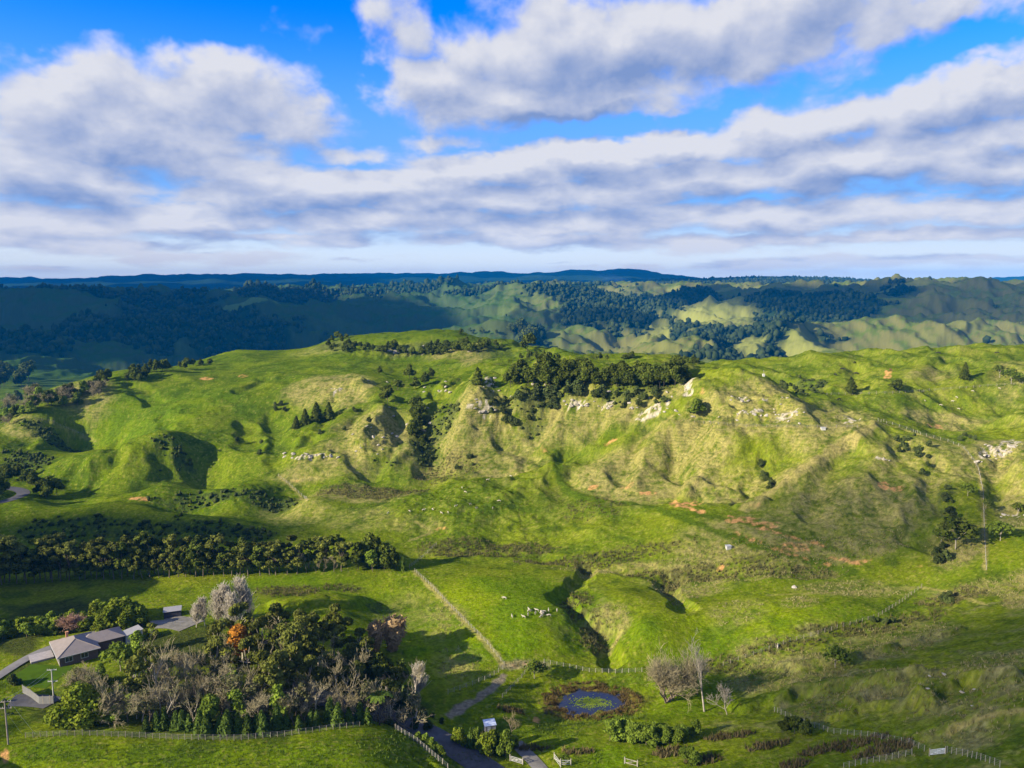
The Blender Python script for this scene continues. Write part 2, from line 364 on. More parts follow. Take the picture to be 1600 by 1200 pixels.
# ------------------------------------------------------------------ what grows where (masks on the ground)
NA = fbm(GX / 9, GY / 9, 4, 50); NB = fbm(GX / 30, GY / 30, 4, 54); NC = fbm(GX / 2.2, GY / 2.2, 3, 58)
def blobs(lst, edge=0.35):
    m = np.zeros(GX.shape)
    for b in lst:
        u, v, ru, rv = b[:4]; s = b[4] if len(b) > 4 else 1.0
        P = GR.hit([u, u, u], [v, v - rv * 0.5, v + rv * 0.5])
        l = np.log(P[:, 1]); dl = min(max(abs(l[1] - l[2]), rv / F * 1.2), rv / F * 14)
        da = ru / F; a0 = P[0, 0] / P[0, 1]
        j0, j1 = np.searchsorted(gl, [l[0] - 1.7 * dl, l[0] + 1.7 * dl]); i0, i1 = np.searchsorted(ga, [a0 - 1.7 * da, a0 + 1.7 * da])
        w = (slice(j0, j1), slice(i0, i1))
        if j1 <= j0 or i1 <= i0: continue
        r = np.hypot((GA[w] - a0) / da, (GL[w] - l[0]) / dl) + edge * (NB[w] * 1.6 + NA[w])
        m[w] = np.maximum(m[w], s * (1 - sstep(0.6, 1.15, r)))
    return m
def strokes(lst):
    m = np.zeros(GX.shape)
    for (pts, width, s) in lst:
        P = pxpoly(pts, GR)
        w = window(P, width * 2.5)
        d, _ = polydist(P, GX[w] + width * 0.5 * noise(GX[w] / 3, GY[w] / 3, 61), GY[w] + width * 0.5 * noise(GX[w] / 3, GY[w] / 3, 62))
        m[w] = np.maximum(m[w], s * (1 - sstep(width * 0.5, width * 1.1, d + width * 0.35 * NA[w])))
    return m

dry_w = blobs([(1180,635,140,38,.95),(1290,648,90,16,.9),(1080,655,90,16,.5),(960,735,90,38,.75),(1060,745,110,50,.8),(1150,765,70,35,.65),(1250,735,70,30,.4),(1330,790,150,60,.62),(1430,730,90,50,.55),(1500,720,50,40,.6),(1570,710,60,40,1.0),(1585,790,40,50,.6),(1500,850,60,40,.6),(1150,840,120,40,.6),(1300,860,120,30,.6),
  (760,625,50,35,.95),(720,650,60,40,.6),(590,655,70,35,.9),(560,690,80,30,.7),(640,690,60,40,.55),(500,605,60,25,.8),(550,600,50,25,.8),(850,650,120,35,.6),(1000,630,120,25,.6),(900,600,60,20,.4),(820,690,90,30,.5),(700,720,70,40,.55),(780,730,90,30,.6),
  (520,720,90,25,.55),(560,775,110,14,.7),(480,740,70,20,.5),(470,800,70,25,.4),(560,810,70,20,.35),(640,820,60,15,.3),
  (720,550,60,15,.5),(640,548,70,14,.4),(740,560,25,14,.9),(500,545,60,10,.4),(200,575,60,14,.7),(130,610,50,25,.75),(260,562,60,10,.5),(40,665,40,25,.5),
  (1480,662,70,16,.7),(1450,585,50,20,.4),(1580,580,30,30,.4),(1200,610,60,20,.8),
  (1000,890,180,14,.5),(1160,900,200,14,.45),(950,985,40,45,.75),(1080,925,70,14,.45),(1250,940,40,12,.5),(1150,955,70,25,.35),(1330,920,120,14,.35),(1520,925,80,15,.65),(1590,930,30,30,.8),
  (1250,1050,110,30,.5),(1400,1000,120,30,.4),(1500,1050,120,40,.4),(1350,1080,140,40,.45),(1550,1100,80,50,.4),(1450,1160,100,20,.35),(1200,1010,60,20,.5),
  (690,975,50,40,.35),(710,1040,50,40,.35),(820,1040,40,8,.9),(920,985,15,12,.5),(640,960,60,30,.3),(760,1170,30,25,.5),(1420,1170,40,15,.4)], 0.3)
rush_w = blobs([(760,862,130,14),(900,880,120,14),(600,772,90,10,.9),(540,768,60,10,.9),(700,745,70,12,.6),(920,800,60,25,.5),(1060,900,120,14),(1180,893,120,10),(1000,860,90,15,.7),(1250,900,70,8,.6),(1320,985,110,14,.9),(1230,1010,80,16,.9),(1120,1040,50,14,.9),(1490,935,60,16,.9),(1440,965,60,10,.7),(1160,880,70,14,.6),(860,770,50,25,.4),(450,925,60,9,1),(540,920,45,8,.8),(880,1085,22,18,.5),
   (740,865,120,8,.8),(880,980,40,20,.4),(900,940,28,20,.9),(925,1000,25,22,.9),(1045,920,18,14,.9)])
scrub_w = blobs([(330,780,60,14,1),(420,785,60,15,1),(270,790,60,8,.6),(280,740,25,30,.5),(200,720,60,25,.35),(270,700,45,18,.9),(240,730,40,20,.5),(90,690,50,18,1),(40,720,50,20,1),(200,825,200,25,.8),(350,830,100,18,.9),(90,830,90,25,.7),(320,845,30,14,1),(420,640,50,12,.3),(200,575,50,10,.7),(60,600,40,18,.8),(560,750,50,10,.4),(650,620,40,16,.4),(690,660,30,35,.9),(660,700,25,25,.8),(830,660,30,25,.6),(860,620,130,18,.75),(1000,605,100,18,.75),(640,545,140,12,.9),(780,550,40,10,.8),(520,535,50,10,.6),(1430,700,12,30,.5),(1480,770,25,30,.6),(1260,610,40,14,.7),(1300,640,30,10,.4),(600,730,60,12,.5),(590,950,25,12,.8)])
soil_w = np.maximum(blobs([(1068,788,32,6,1),(1015,771,16,4,.9),(1160,812,30,6,.9),(1195,822,25,7,.8),(1245,855,35,8,.75),(1340,878,35,5,.7),(927,761,8,3,1),(955,690,16,5,.8),(850,702,8,8,.6),(1125,889,7,6,1),(1150,838,12,5,.6),(320,592,14,3,1),(215,779,22,3.5,1),(380,587,10,3,.7),(1380,758,10,6,.9),(1402,764,12,4,.9),(1460,665,16,3,.8),(1388,580,8,3,.9),(1430,575,10,10,.4),(1100,610,25,8,.5),(1180,790,14,5,.5),(825,1040,30,6,.7),(1437,885,12,6,.6),(980,760,12,3,.6),(460,752,20,3,.4),(690,826,14,3,.6),(8,1180,10,14,.8),(838,1125,10,8,.8)], 0.45),
   strokes([([(1050,785),(1085,797),(1100,800)], 1.6, 1.0), ([(1140,806),(1180,818),(1210,832),(1285,852)], 1.3, .8), ([(1150,832),(1190,848),(1230,864),(1300,884)], 1.2, .75), ([(1300,872),(1345,880)], 1.4, .8)]))
rock_w = blobs([(1170,645,35,5,.9),(1160,625,12,4,.8),(1225,650,30,10,.8),(1195,625,10,3,.8),(1330,655,22,4,.8),(905,632,18,5,1),(950,632,14,4,.8),(1020,640,30,8,.8),(1075,600,14,9,.9),(845,600,10,4,.7),(765,595,10,14,.8),(760,640,16,6,.9),(735,637,8,6,.6),(525,610,12,5,.8),(485,713,45,7,.8),(585,705,20,10,.4),(560,600,20,6,.5),(1565,700,30,8,.9),(1580,690,20,8,.8),(1540,715,14,5,.7),(1375,716,14,4,.6),(690,612,10,6,.7),(620,545,20,6,.7),(650,552,14,5,.7),(1590,805,30,4,.7),(1510,770,12,8,.5),(1530,1060,8,6,.6),(1485,1090,8,6,.5)], 0.6)
track_w = strokes([([(870,705),(872,740),(885,768),(920,780),(980,786),(1020,792),(1080,815),(1160,845),(1250,872),(1330,893)], 2.3, .95), ([(1040,797),(1110,806),(1180,820),(1260,842),(1330,868)], 2.0, .8),
   ([(690,872),(800,868),(900,874),(1000,876),(1100,880)], 1.2, .5), ([(318,605),(322,620),(335,632)], .9, .0), ([(1100,655),(1180,662),(1280,662)], 2.0, .5)])
bare_w = strokes([([(700,1118),(720,1106),(745,1092),(770,1075),(786,1056)], 1.5, 1.0), ([(790,1042),(830,1036),(850,1040)], 2.0, .6)])
lush_w = blobs([(700,1010,80,70,1),(850,950,110,60,.7),(740,930,60,40,.7),(1150,980,180,50,.55),(560,930,70,20,.5),(430,910,90,10,.7),(1090,1100,90,20,.5),(230,650,160,40,.45),(800,1000,60,30,.9),(300,1180,350,25,.35),(960,1180,50,18,.8),(1400,920,60,14,.3)])
forest_w = blobs([(150,505,95,24),(240,500,60,28),(350,512,100,34),(290,495,60,20),(60,540,65,26),(20,535,50,30),(430,515,25,28),(200,463,230,9),(420,462,120,8),(600,458,120,6),(470,517,25,14,.5),
   (890,460,80,10),(930,482,60,26),(980,505,60,24),(1050,520,70,20),(1120,528,60,18),(1190,515,60,16),(960,470,80,16),(1060,500,40,20),(1080,462,70,10),(1170,470,90,14),(1260,478,100,22),(1230,495,70,14),(1320,475,60,18),(1360,470,40,12),(1390,455,45,8),(1310,497,40,10),(1160,530,30,12),(1290,530,10,10,.9),(1130,555,90,7),(1200,552,60,6),(900,446,120,5),(760,454,80,4),(1290,525,45,4,.9),(820,515,18,10),(840,530,18,12)], 0.3)
# everything past 4.6 km is bush with a few paddocks
far_bush = sstep(3300, 4200, GY) * (0.85 + 0.15 * sstep(-0.25, 0.1, fbm(GX / 700, GY / 700, 3, 70)))
clearing_sunlit = blobs([(1115,492,75,17),(1200,450,120,5),(1050,450,40,3),(1420,447,120,4),(1258,533,45,16),(1172,540,32,14),(1385,1,1,1),(400,472,70,2.5),(560,446,50,1.5),(1030,520,20,8)], 0.15)  # clearings in the bush; the thin left one is sunlight painted as pale pasture
forest_w = np.maximum(forest_w, far_bush) * (1 - clearing_sunlit)
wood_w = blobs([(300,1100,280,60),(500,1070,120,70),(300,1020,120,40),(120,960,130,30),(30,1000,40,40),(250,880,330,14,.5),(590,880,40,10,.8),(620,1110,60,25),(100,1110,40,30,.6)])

def mix(c, col, m):
    return c + (np.array(col) - c) * m[..., None]
def jit(c, n, k):
    return c * (1 + k * n[..., None])
C = np.zeros(GX.shape + (3,)) + np.array((0.088, 0.128, 0.004))
C = mix(C, (0.135, 0.165, 0.006), sstep(-0.25, 0.45, NB) * 0.8)
C = mix(C, (0.046, 0.076, 0.005), sstep(0.0, 0.42, -NA - 0.4 * NB) * 0.75)
C = mix(C, (0.092, 0.155, 0.002), lush_w * 0.9)
C = mix(C, (0.165, 0.205, 0.002), lush_w * sstep(-0.1, 0.35, NB + 0.4 * NA) * 0.7)
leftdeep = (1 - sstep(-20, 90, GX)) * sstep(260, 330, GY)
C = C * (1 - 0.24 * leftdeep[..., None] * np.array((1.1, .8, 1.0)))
# dry stalks
hill = sstep(235, 300, GY) * (1 - sstep(900, 1200, GY)) * sstep(0.22, 0.5, SLOPE) * sstep(-150, 60, GX)
dryness = np.clip(dry_w * (0.55 + 0.9 * NA + 0.5 * NC + 0.55) + 0.35 * hill * (NA + 0.35), 0, 1)
C = mix(C, (0.235, 0.20, 0.07), np.clip(dryness * (0.60 + 0.95 * NC + 0.6 * NA), 0, 0.74))
NS = noise(GX / 1.1, GY / 1.1, 93)
C = mix(C, (0.23, 0.20, 0.05), sstep(0.28, 0.6, NS + 0.35 * NA) * (1 - sstep(420, 800, GY)) * 0.42 * (1 - 0.6 * lush_w))
steepnear = sstep(0.28, 0.6, SLOPE) * (1 - sstep(235, 300, GY)) * sstep(40, 70, GX)
C = mix(C, (0.20, 0.18, 0.075), 0.5 * steepnear * sstep(-0.1, 0.4, NA + 0.5 * NC))
sm = sstep(0.25, 0.75, scrub_w * (0.62 + 1.0 * NA + 1.1 * NC + 0.10))
C = mix(C, (0.040, 0.060, 0.014), sm * 0.8)
C = mix(C, (0.048, 0.062, 0.012), rough * sstep(-.05, .4, NC + .5 * NA) * .62)
C = mix(C, (0.21, 0.19, 0.085), rough * sstep(.12, .5, NA - .6 * NC) * .55)
rm = sstep(0.25, 0.8, rush_w * (0.45 + 1.5 * NC + 1.0 * NA))
C = mix(C, (0.13, 0.105, 0.03), rush_w * sstep(-.5, .4, NA + NC) * 0.5)
C = mix(C, (0.045, 0.05, 0.016), rm * 0.75)
C = mix(C, (0.052, 0.086, 0.004), track_w * 0.95)
bank_w = strokes([([(1370,662),(1310,700),(1250,735),(1200,770),(1165,795)], 2.4, .9), ([(648,893),(675,918),(700,945),(730,975),(760,1005),(788,1040)], 1.1, .8), ([(1372,658),(1440,680),(1500,697),(1528,730),(1537,780),(1540,890)], .9, .8), ([(1100,660),(1200,667),(1340,667)], .8, .5), ([(1440,918),(1480,925),(1540,945)], 1.0, .7), ([(480,782),(445,752),(435,744)], .8, .7), ([(1480,1145),(1520,1125),(1600,1108)], .8, .8), ([(60,655),(100,668),(150,690)], 1.0, .5), ([(1440,918),(1330,925),(1200,930)], 1.0, .4), ([(1050,650),(1000,690),(960,730)], 1.0, .6), ([(1140,690),(1100,730),(1080,775)], 1.0, .6), ([(640,845),(675,832),(650,815)], .8, .6)])
C = mix(C, (0.27, 0.225, 0.075), bank_w * (0.75 + 0.4 * NC))
C = mix(C, (0.43, 0.225, 0.08), sstep(0.38, 1.0, soil_w * (0.85 + 1.1 * NC + 0.4 * NA)) * 0.9)
C = mix(C, (0.20, 0.16, 0.11), bare_w * 0.85)
C = mix(C, (0.42, 0.37, 0.28), sstep(0.5, 0.75, rock_w * (0.72 + 1.3 * NC + 0.5 * NA)) * 0.85)
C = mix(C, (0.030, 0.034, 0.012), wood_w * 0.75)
# pond margin of brown reed litter
w = window(np.array([POND]), 24)
pm = (1 - sstep(1.15, 1.75, pond_r(GX[w], GY[w]) + 0.6 * NA[w] + .2 * NC[w])) * sstep(0.5, 0.95, pond_r(GX[w], GY[w]))
C[w] = mix(C[w], (0.115, 0.078, 0.022), pm * 0.85 * sstep(-.7, .2, NA[w] + NC[w]))
# far paddocks are tired winter pasture, brown on the steep faces, shade painted in at left
ff = sstep(800, 1400, GY)
fc = np.zeros_like(C) + np.array((0.085, 0.115, 0.018))
FN = fbm(GX / 160, GY / 160, 4, 80)
fc = mix(fc, (0.125, 0.105, 0.045), sstep(0.3, 0.6, SLOPE + 0.35 * FN) * 0.7)
fc = mix(fc, (0.14, 0.15, 0.04), sstep(0.0, 0.5, FN) * 0.6)
fc = mix(fc, (0.19, 0.195, 0.055), clearing_sunlit * 0.8)
fc = fc * (np.array((0.78, 0.80, 0.7)) + sstep(-450, 100, GX)[..., None] * np.array((0.24, 0.24, 0.1)))  # cloud shade put into the colour: left paddocks darker, centre left lit
fc = fc * (1 - 0.3 * (1 - clearing_sunlit) * (1 - sstep(-200, 300, GX)))[..., None] * (1 - (0.35 * (1 - sstep(-200, 300, GX)))[..., None] * np.array((1.0, 0.0, 0.0)))  # same painted shade: darker again and less red towards the left
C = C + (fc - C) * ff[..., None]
C = mix(C, (0.012, 0.030, 0.012), forest_w * 0.95)
C = np.clip(jit(C, NC * 0.5 + (noise(GX / 0.9, GY / 0.9, 90) + 0.7 * noise(GX / 0.42, GY / 0.42, 91)) * (1 - sstep(250, 700, GY)), 0.34), 0.001, 0.8)
M = np.zeros(GX.shape + (3,))
M[..., 0] = np.clip(sstep(0.24, 0.42, SLOPE) * (1 - ff) * sstep(228, 250, GY) * (0.15 + 0.75 * dry_w) * (1 - sm) * (1 - soil_w), 0, 1)      # sheep tracks
M[..., 0] = np.maximum(M[..., 0], blobs([(690,965,50,22,.8),(715,1045,60,30,.8),(690,1000,30,20,.5)], 0.2))
M[..., 1] = np.clip(1 - ff, 0, 1)
M[..., 2] = np.clip(rm + sm + 0.4 * dryness, 0, 1)

def node_mat(name):
    m = bpy.data.materials.new(name); m.use_nodes = True
    nt = m.node_tree; nt.nodes.clear()
    out = nt.nodes.new('ShaderNodeOutputMaterial')
    return m, nt, out
def N(nt, typ, ins=None, **kw):
    n = nt.nodes.new(typ)
    for k, v in kw.items(): setattr(n, k, v)
    for k, v in (ins or {}).items():
        if hasattr(v, 'bl_idname') and v.bl_idname.startswith('NodeSocket'): nt.links.new(v, n.inputs[k])
        elif isinstance(v, bpy.types.NodeSocket): nt.links.new(v, n.inputs[k])
        else: n.inputs[k].default_value = v
    return n
def MA(nt, op, a, b=0.0, c=0.0, clamp=False):
    n = N(nt, 'ShaderNodeMath', {0: a, 1: b, 2: c}, operation=op); n.use_clamp = clamp
    return n.outputs[0]
def MIXC(nt, f, a, b, blend='MIX'):
    n = nt.nodes.new('ShaderNodeMix'); n.data_type = 'RGBA'; n.blend_type = blend
    for k, v in ((0, f), (6, a), (7, b)):
        if isinstance(v, bpy.types.NodeSocket): nt.links.new(v, n.inputs[k])
        else: n.inputs[k].default_value = v if k == 0 else tuple(v) + (1,)
    return n.outputs[2]
def RAMP(nt, x, a, b):
    n = N(nt, 'ShaderNodeMapRange', {0: x, 1: a, 2: b, 3: 0.0, 4: 1.0}, interpolation_type='SMOOTHSTEP')
    return n.outputs[0]

# terrain material: the ground's own colours, finer stalks and sheep tracks on top
tm, nt, out = node_mat('pasture ground')
at_c = N(nt, 'ShaderNodeAttribute', attribute_name='ground_colour'); at_m = N(nt, 'ShaderNodeAttribute', attribute_name='ground_mask')
sepm = N(nt, 'ShaderNodeSeparateColor', {0: at_m.outputs['Color']})
geo = N(nt, 'ShaderNodeNewGeometry')
pos = geo.outputs['Position']
sp_ = N(nt, 'ShaderNodeSeparateXYZ', {0: pos})
nz1 = N(nt, 'ShaderNodeTexNoise', {'Vector': pos, 'Scale': 0.16, 'Detail': 3.0})
nz2 = N(nt, 'ShaderNodeTexNoise', {'Vector': pos, 'Scale': 1.6, 'Detail': 5.0, 'Roughness': 0.7})
nz3 = N(nt, 'ShaderNodeTexNoise', {'Vector': pos, 'Scale': 0.5, 'Detail': 4.0, 'Roughness': 0.65})
ph = MA(nt, 'MULTIPLY_ADD', nz1.outputs[0], 2.6, sp_.outputs[2])
ph = MA(nt, 'MULTIPLY_ADD', nz3.outputs[0], 2.6, ph)
sn = MA(nt, 'SINE', MA(nt, 'MULTIPLY', ph, 2 * math.pi / 1.25))
brk = RAMP(nt, nz1.outputs[0], 0.36, 0.58)
terr = MA(nt, 'MULTIPLY', MA(nt, 'MULTIPLY', RAMP(nt, sn, -0.1, 0.8), sepm.outputs[0]), brk)
tread = MA(nt, 'MULTIPLY', MA(nt, 'MULTIPLY', RAMP(nt, sn, -0.2, -0.9), sepm.outputs[0]), brk)
col = MIXC(nt, MA(nt, 'MULTIPLY', terr, 0.36), at_c.outputs['Color'], (0.28, 0.235, 0.07))
col = MIXC(nt, MA(nt, 'MULTIPLY', tread, 0.42), col, (0.045, 0.068, 0.008))
fine = MA(nt, 'MULTIPLY', RAMP(nt, nz2.outputs[0], 0.30, 0.72), sepm.outputs[1])
col = MIXC(nt, MA(nt, 'MULTIPLY', fine, 0.55), col, MIXC(nt, 1.0, col, (1.6, 1.5, 1.5), 'MULTIPLY'))
dk = MA(nt, 'MULTIPLY', RAMP(nt, nz3.outputs[0], 0.52, 0.36), sepm.outputs[1])
col = MIXC(nt, MA(nt, 'MULTIPLY', dk, 0.6), col, MIXC(nt, 1.0, col, (0.52, 0.58, 0.6), 'MULTIPLY'))
hgt = MA(nt, 'MULTIPLY_ADD', nz2.outputs[0], 0.5, MA(nt, 'MULTIPLY', nz3.outputs[0], 0.55))
hgt = MA(nt, 'MULTIPLY_ADD', MA(nt, 'MULTIPLY', sn, sepm.outputs[0]), 0.10, hgt)
bmp = N(nt, 'ShaderNodeBump', {'Height': hgt, 'Strength': MA(nt, 'MULTIPLY_ADD', sepm.outputs[2], 0.3, 0.7), 'Distance': 1.0})
bs = N(nt, 'ShaderNodeBsdfPrincipled', {'Base Color': col, 'Roughness': 0.95, 'Specular IOR Level': 0.0, 'Normal': bmp.outputs[0]})
nt.links.new(bs.outputs[0], out.inputs[0])

def grid_mesh(name, X, Y, Z, mat):
    r, c = X.shape
    me = bpy.data.meshes.new(name)
    me.vertices.add(r * c)
    me.vertices.foreach_set('co', np.stack([X, Y, Z], -1).astype(np.float32).ravel())
    k = np.arange(r * c).reshape(r, c)
    q = np.stack([k[:-1, :-1], k[:-1, 1:], k[1:, 1:], k[1:, :-1]], -1).reshape(-1, 4).astype(np.int32)
    nq = len(q)
    me.loops.add(nq * 4); me.loops.foreach_set('vertex_index', q.ravel())
    me.polygons.add(nq); me.polygons.foreach_set('loop_start', np.arange(0, nq * 4, 4, dtype=np.int32))
    me.update(calc_edges=True)
    me.polygons.foreach_set('use_smooth', np.ones(nq, bool))
    me.materials.append(mat)
    return me
tme = grid_mesh('ground', GX, GY, Z1, tm)
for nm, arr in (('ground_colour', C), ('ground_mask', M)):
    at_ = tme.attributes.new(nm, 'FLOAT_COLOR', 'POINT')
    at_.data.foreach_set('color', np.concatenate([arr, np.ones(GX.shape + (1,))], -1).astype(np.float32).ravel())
def link(name, me, kind=None, label=None, cat=None, group=None, parent=None):
    o = bpy.data.objects.new(name, me); COL.objects.link(o)
    if kind: o['kind'] = kind
    if label: o['label'] = label
    if cat: o['category'] = cat
    if group: o['group'] = group
    if parent: o.parent = parent
    return o
ground = link('ground', tme, 'structure', 'green hill country pasture rolling to the blue ranges', 'ground')
# ------------------------------------------------------------------ sun, sky, exposure
sun_d = bpy.data.lights.new('sun', 'SUN'); sun_d.energy = 5.0; sun_d.angle = rad(0.53); sun_d.color = (1.0, 0.89, 0.70)
sun = bpy.data.objects.new('sun', sun_d); COL.objects.link(sun)
SUN = Vector((SUN_AZ[0] * math.cos(SUN_EL), SUN_AZ[1] * math.cos(SUN_EL), math.sin(SUN_EL)))
sun.rotation_euler = SUN.to_track_quat('Z', 'Y').to_euler()

wd = bpy.data.worlds.new('World'); scene.world = wd; wd.use_nodes = True
nt = wd.node_tree; nt.nodes.clear()
wout = nt.nodes.new('ShaderNodeOutputWorld')
bg = nt.nodes.new('ShaderNodeBackground'); bg.inputs[1].default_value = 0.1
sky = nt.nodes.new('ShaderNodeTexSky'); sky.sky_type = 'NISHITA'; sky.sun_disc = False
sky.sun_elevation = SUN_EL; sky.sun_rotation = math.atan2(SUN_AZ[0], SUN_AZ[1]) % (2 * math.pi)
sky.altitude = 200; sky.air_density = 1.0; sky.dust_density = 0.3; sky.ozone_density = 3.0
tc = nt.nodes.new('ShaderNodeTexCoord')

def azel(u, v):
    a, t = ray(u, v)
    return math.atan(float(a)), math.atan2(float(t), math.hypot(1, float(a)))

# cloud field: a node group of direction (azimuth, elevation) -> thickness
cg = bpy.data.node_groups.new('cloud thickness', 'ShaderNodeTree')
cg.interface.new_socket('AzEl', in_out='INPUT', socket_type='NodeSocketVector')
cg.interface.new_socket('Thick', in_out='OUTPUT', socket_type='NodeSocketFloat')
gi = cg.nodes.new('NodeGroupInput'); go = cg.nodes.new('NodeGroupOutput')
ae = gi.outputs[0]
s_ = N(cg, 'ShaderNodeSeparateXYZ', {0: ae})
e1 = MA(cg, 'MAXIMUM', MA(cg, 'ADD', s_.outputs[1], 0.085), 0.02)
qx = MA(cg, 'MULTIPLY', s_.outputs[0], 5.0)
qy = MA(cg, 'MULTIPLY', MA(cg, 'LOGARITHM', e1, math.e), 2.1)
qv = N(cg, 'ShaderNodeCombineXYZ', {0: qx, 1: qy, 2: 0.37}).outputs[0]
big = N(cg, 'ShaderNodeTexNoise', {'Vector': qv, 'Scale': 1.15, 'Detail': 2.0, 'Roughness': 0.5})
puf = N(cg, 'ShaderNodeTexNoise', {'Vector': qv, 'Scale': 2.6, 'Detail': 8.0, 'Roughness': 0.52, 'Distortion': 0.25})
# warp the laid-out masses so their outlines are ragged
wv = N(cg, 'ShaderNodeTexNoise', {'Vector': qv, 'Scale': 2.2, 'Detail': 4.0, 'Roughness': 0.6})
wsub = N(cg, 'ShaderNodeVectorMath', {0: wv.outputs['Color'], 1: (0.5, 0.5, 0.5)}, operation='SUBTRACT')
wscl = N(cg, 'ShaderNodeVectorMath', {0: wsub.outputs[0], 'Scale': 0.12}, operation='SCALE')
wae = N(cg, 'ShaderNodeVectorMath', {0: ae, 1: N(cg, 'ShaderNodeVectorMath', {0: wscl.outputs[0], 1: N(cg, 'ShaderNodeCombineXYZ', {0: 1.0, 1: MA(cg, 'MULTIPLY', e1, 1.9), 2: 0.0}).outputs[0]}, operation='MULTIPLY').outputs[0]}, operation='ADD').outputs[0]
CLOUDS = [  # pixel centre, radii, tilt in degrees (positive rises to the right), weight
 (100,150,170,80,0,1.0),(360,150,150,70,0,1.0),(200,215,260,70,0,1.0),(470,190,100,50,0,.8),(90,285,220,55,0,1.0),(330,270,150,40,0,.85),(60,345,230,40,0,1.05),(450,45,100,24,0,.55),(620,30,60,66,0,.75),(690,65,45,36,0,.6),
 (880,80,250,75,8,1.15),(1150,50,330,66,6,1.05),(690,130,120,50,0,.95),(850,150,230,38,0,1.1),(1420,25,170,36,6,.8),
 (1000,238,230,38,5,1.0),(1250,205,260,42,8,1.05),(1480,165,200,46,8,1.05),(1560,205,160,40,4,1.0),(800,262,200,34,2,.95),(680,222,60,18,0,.6),(560,240,90,20,4,.7),
 (480,298,240,34,3,1.05),(760,305,260,32,3,1.0),(1060,285,300,36,4,1.0),(1350,255,300,40,3,1.05),(1560,262,170,34,0,1.0),
 (300,340,240,28,0,1.05),(620,345,280,26,0,1.05),(930,345,280,26,2,1.0),(1230,335,300,24,3,1.0),(1500,325,200,26,0,1.0),
 (120,378,220,18,0,1.0),(430,372,160,13,0,.85),(820,376,220,15,0,.95),(1130,378,230,13,0,.9),(1420,368,260,13,2,.95),
 (350,404,110,12,0,.85),(490,382,90,12,0,.85),(250,406,90,8,0,.65),(630,400,45,6,0,.65),(545,404,36,5,0,.65),(1250,410,300,9,0,.66),(1060,417,200,8,0,.62),(1540,402,130,7,0,.7),(890,409,55,3,0,.6),(50,422,80,7,0,.55),(900,426,90,5,0,.55),(1300,428,220,6,0,.55),
 (1560,92,70,16,0,.55)]
HOLES = [(270,20,270,44,0,1.0),(545,120,50,60,0,.7),(1430,100,190,24,16,.6),(930,205,220,12,6,.7),(620,262,70,9,0,.4),(640,396,130,8,0,.7),(880,405,180,9,0,.8),(150,416,140,10,0,.7),(30,55,90,30,0,.7),(1560,55,80,20,0,.5)]
def mass(lst, start):
    # one after another along a chain, the running maximum carried in z: keeps the shader's memory small
    V = N(cg, 'ShaderNodeVectorMath', {0: start, 1: (1, 1, 0)}, operation='MULTIPLY').outputs[0]
    for (u, v, ru, rv, tilt, wgt) in lst:
        az, el = azel(u, v)
        k = math.cos(az)
        mp = N(cg, 'ShaderNodeMapping', {'Vector': V, 'Location': (az, el, 0), 'Rotation': (0, 0, rad(tilt)), 'Scale': (ru / F * k * k * 1.15, rv / F * k * 1.15, 1)}, vector_type='TEXTURE')
        fl = N(cg, 'ShaderNodeVectorMath', {0: mp.outputs[0], 1: (1, 1, 0)}, operation='MULTIPLY')
        ln = N(cg, 'ShaderNodeVectorMath', {0: fl.outputs[0]}, operation='LENGTH').outputs['Value']
        mr = N(cg, 'ShaderNodeMapRange', {0: ln, 1: 1.35, 2: 0.0, 3: 0.0, 4: wgt}, interpolation_type='SMOOTHSTEP').outputs[0]
        cb = N(cg, 'ShaderNodeCombineXYZ', {0: -9.0, 1: -9.0, 2: mr}).outputs[0]
        V = N(cg, 'ShaderNodeVectorMath', {0: V, 1: cb}, operation='MAXIMUM').outputs[0]
    return V, N(cg, 'ShaderNodeSeparateXYZ', {0: V}).outputs[2]
V1, ms = mass(CLOUDS, wae); V2, hs = mass(HOLES, V1)
val = MA(cg, 'MULTIPLY_ADD', ms, 0.80, MA(cg, 'MULTIPLY', hs, -0.50))
val = MA(cg, 'MULTIPLY_ADD', MA(cg, 'SUBTRACT', puf.outputs[0], 0.5), 1.3, val)
val = MA(cg, 'MULTIPLY_ADD', MA(cg, 'SUBTRACT', big.outputs[0], 0.5), 0.5, val)
val = MA(cg, 'ADD', val, MA(cg, 'MULTIPLY', MA(cg, 'MULTIPLY', RAMP(cg, s_.outputs[1], 0.56, 0.72), 0.5), RAMP(cg, big.outputs[0], 0.35, 0.6)))
cg.links.new(val, go.inputs[0])

sx = N(nt, 'ShaderNodeSeparateXYZ', {0: tc.outputs['Generated']})
azn = MA(nt, 'ARCTAN2', sx.outputs[0], sx.outputs[1])
eln = MA(nt, 'ARCSINE', sx.outputs[2])
def cloud(da, de, prev=None):
    x = MA(nt, 'ADD', azn, da)
    if prev is not None: x = MA(nt, 'MULTIPLY_ADD', prev, 1e-7, x)
    vv = N(nt, 'ShaderNodeCombineXYZ', {0: x, 1: MA(nt, 'ADD', eln, de), 2: 0.0}).outputs[0]
    g = nt.nodes.new('ShaderNodeGroup'); g.node_tree = cg
    nt.links.new(vv, g.inputs[0])
    return g.outputs[0]
t0 = cloud(0, 0); t1 = cloud(-0.010, 0.024, t0)
cover = RAMP(nt, t0, 0.0, 0.52)
cover = MA(nt, 'MULTIPLY', cover, RAMP(nt, eln, -0.005, 0.02))
rel = MA(nt, 'MULTIPLY', MA(nt, 'SUBTRACT', t0, t1), 0.78)
thick = RAMP(nt, t1, 0.25, 1.15)
lit = MA(nt, 'ADD', MA(nt, 'SUBTRACT', 0.64, MA(nt, 'MULTIPLY', thick, 0.34)), rel, clamp=True)
EXPO = 1.25
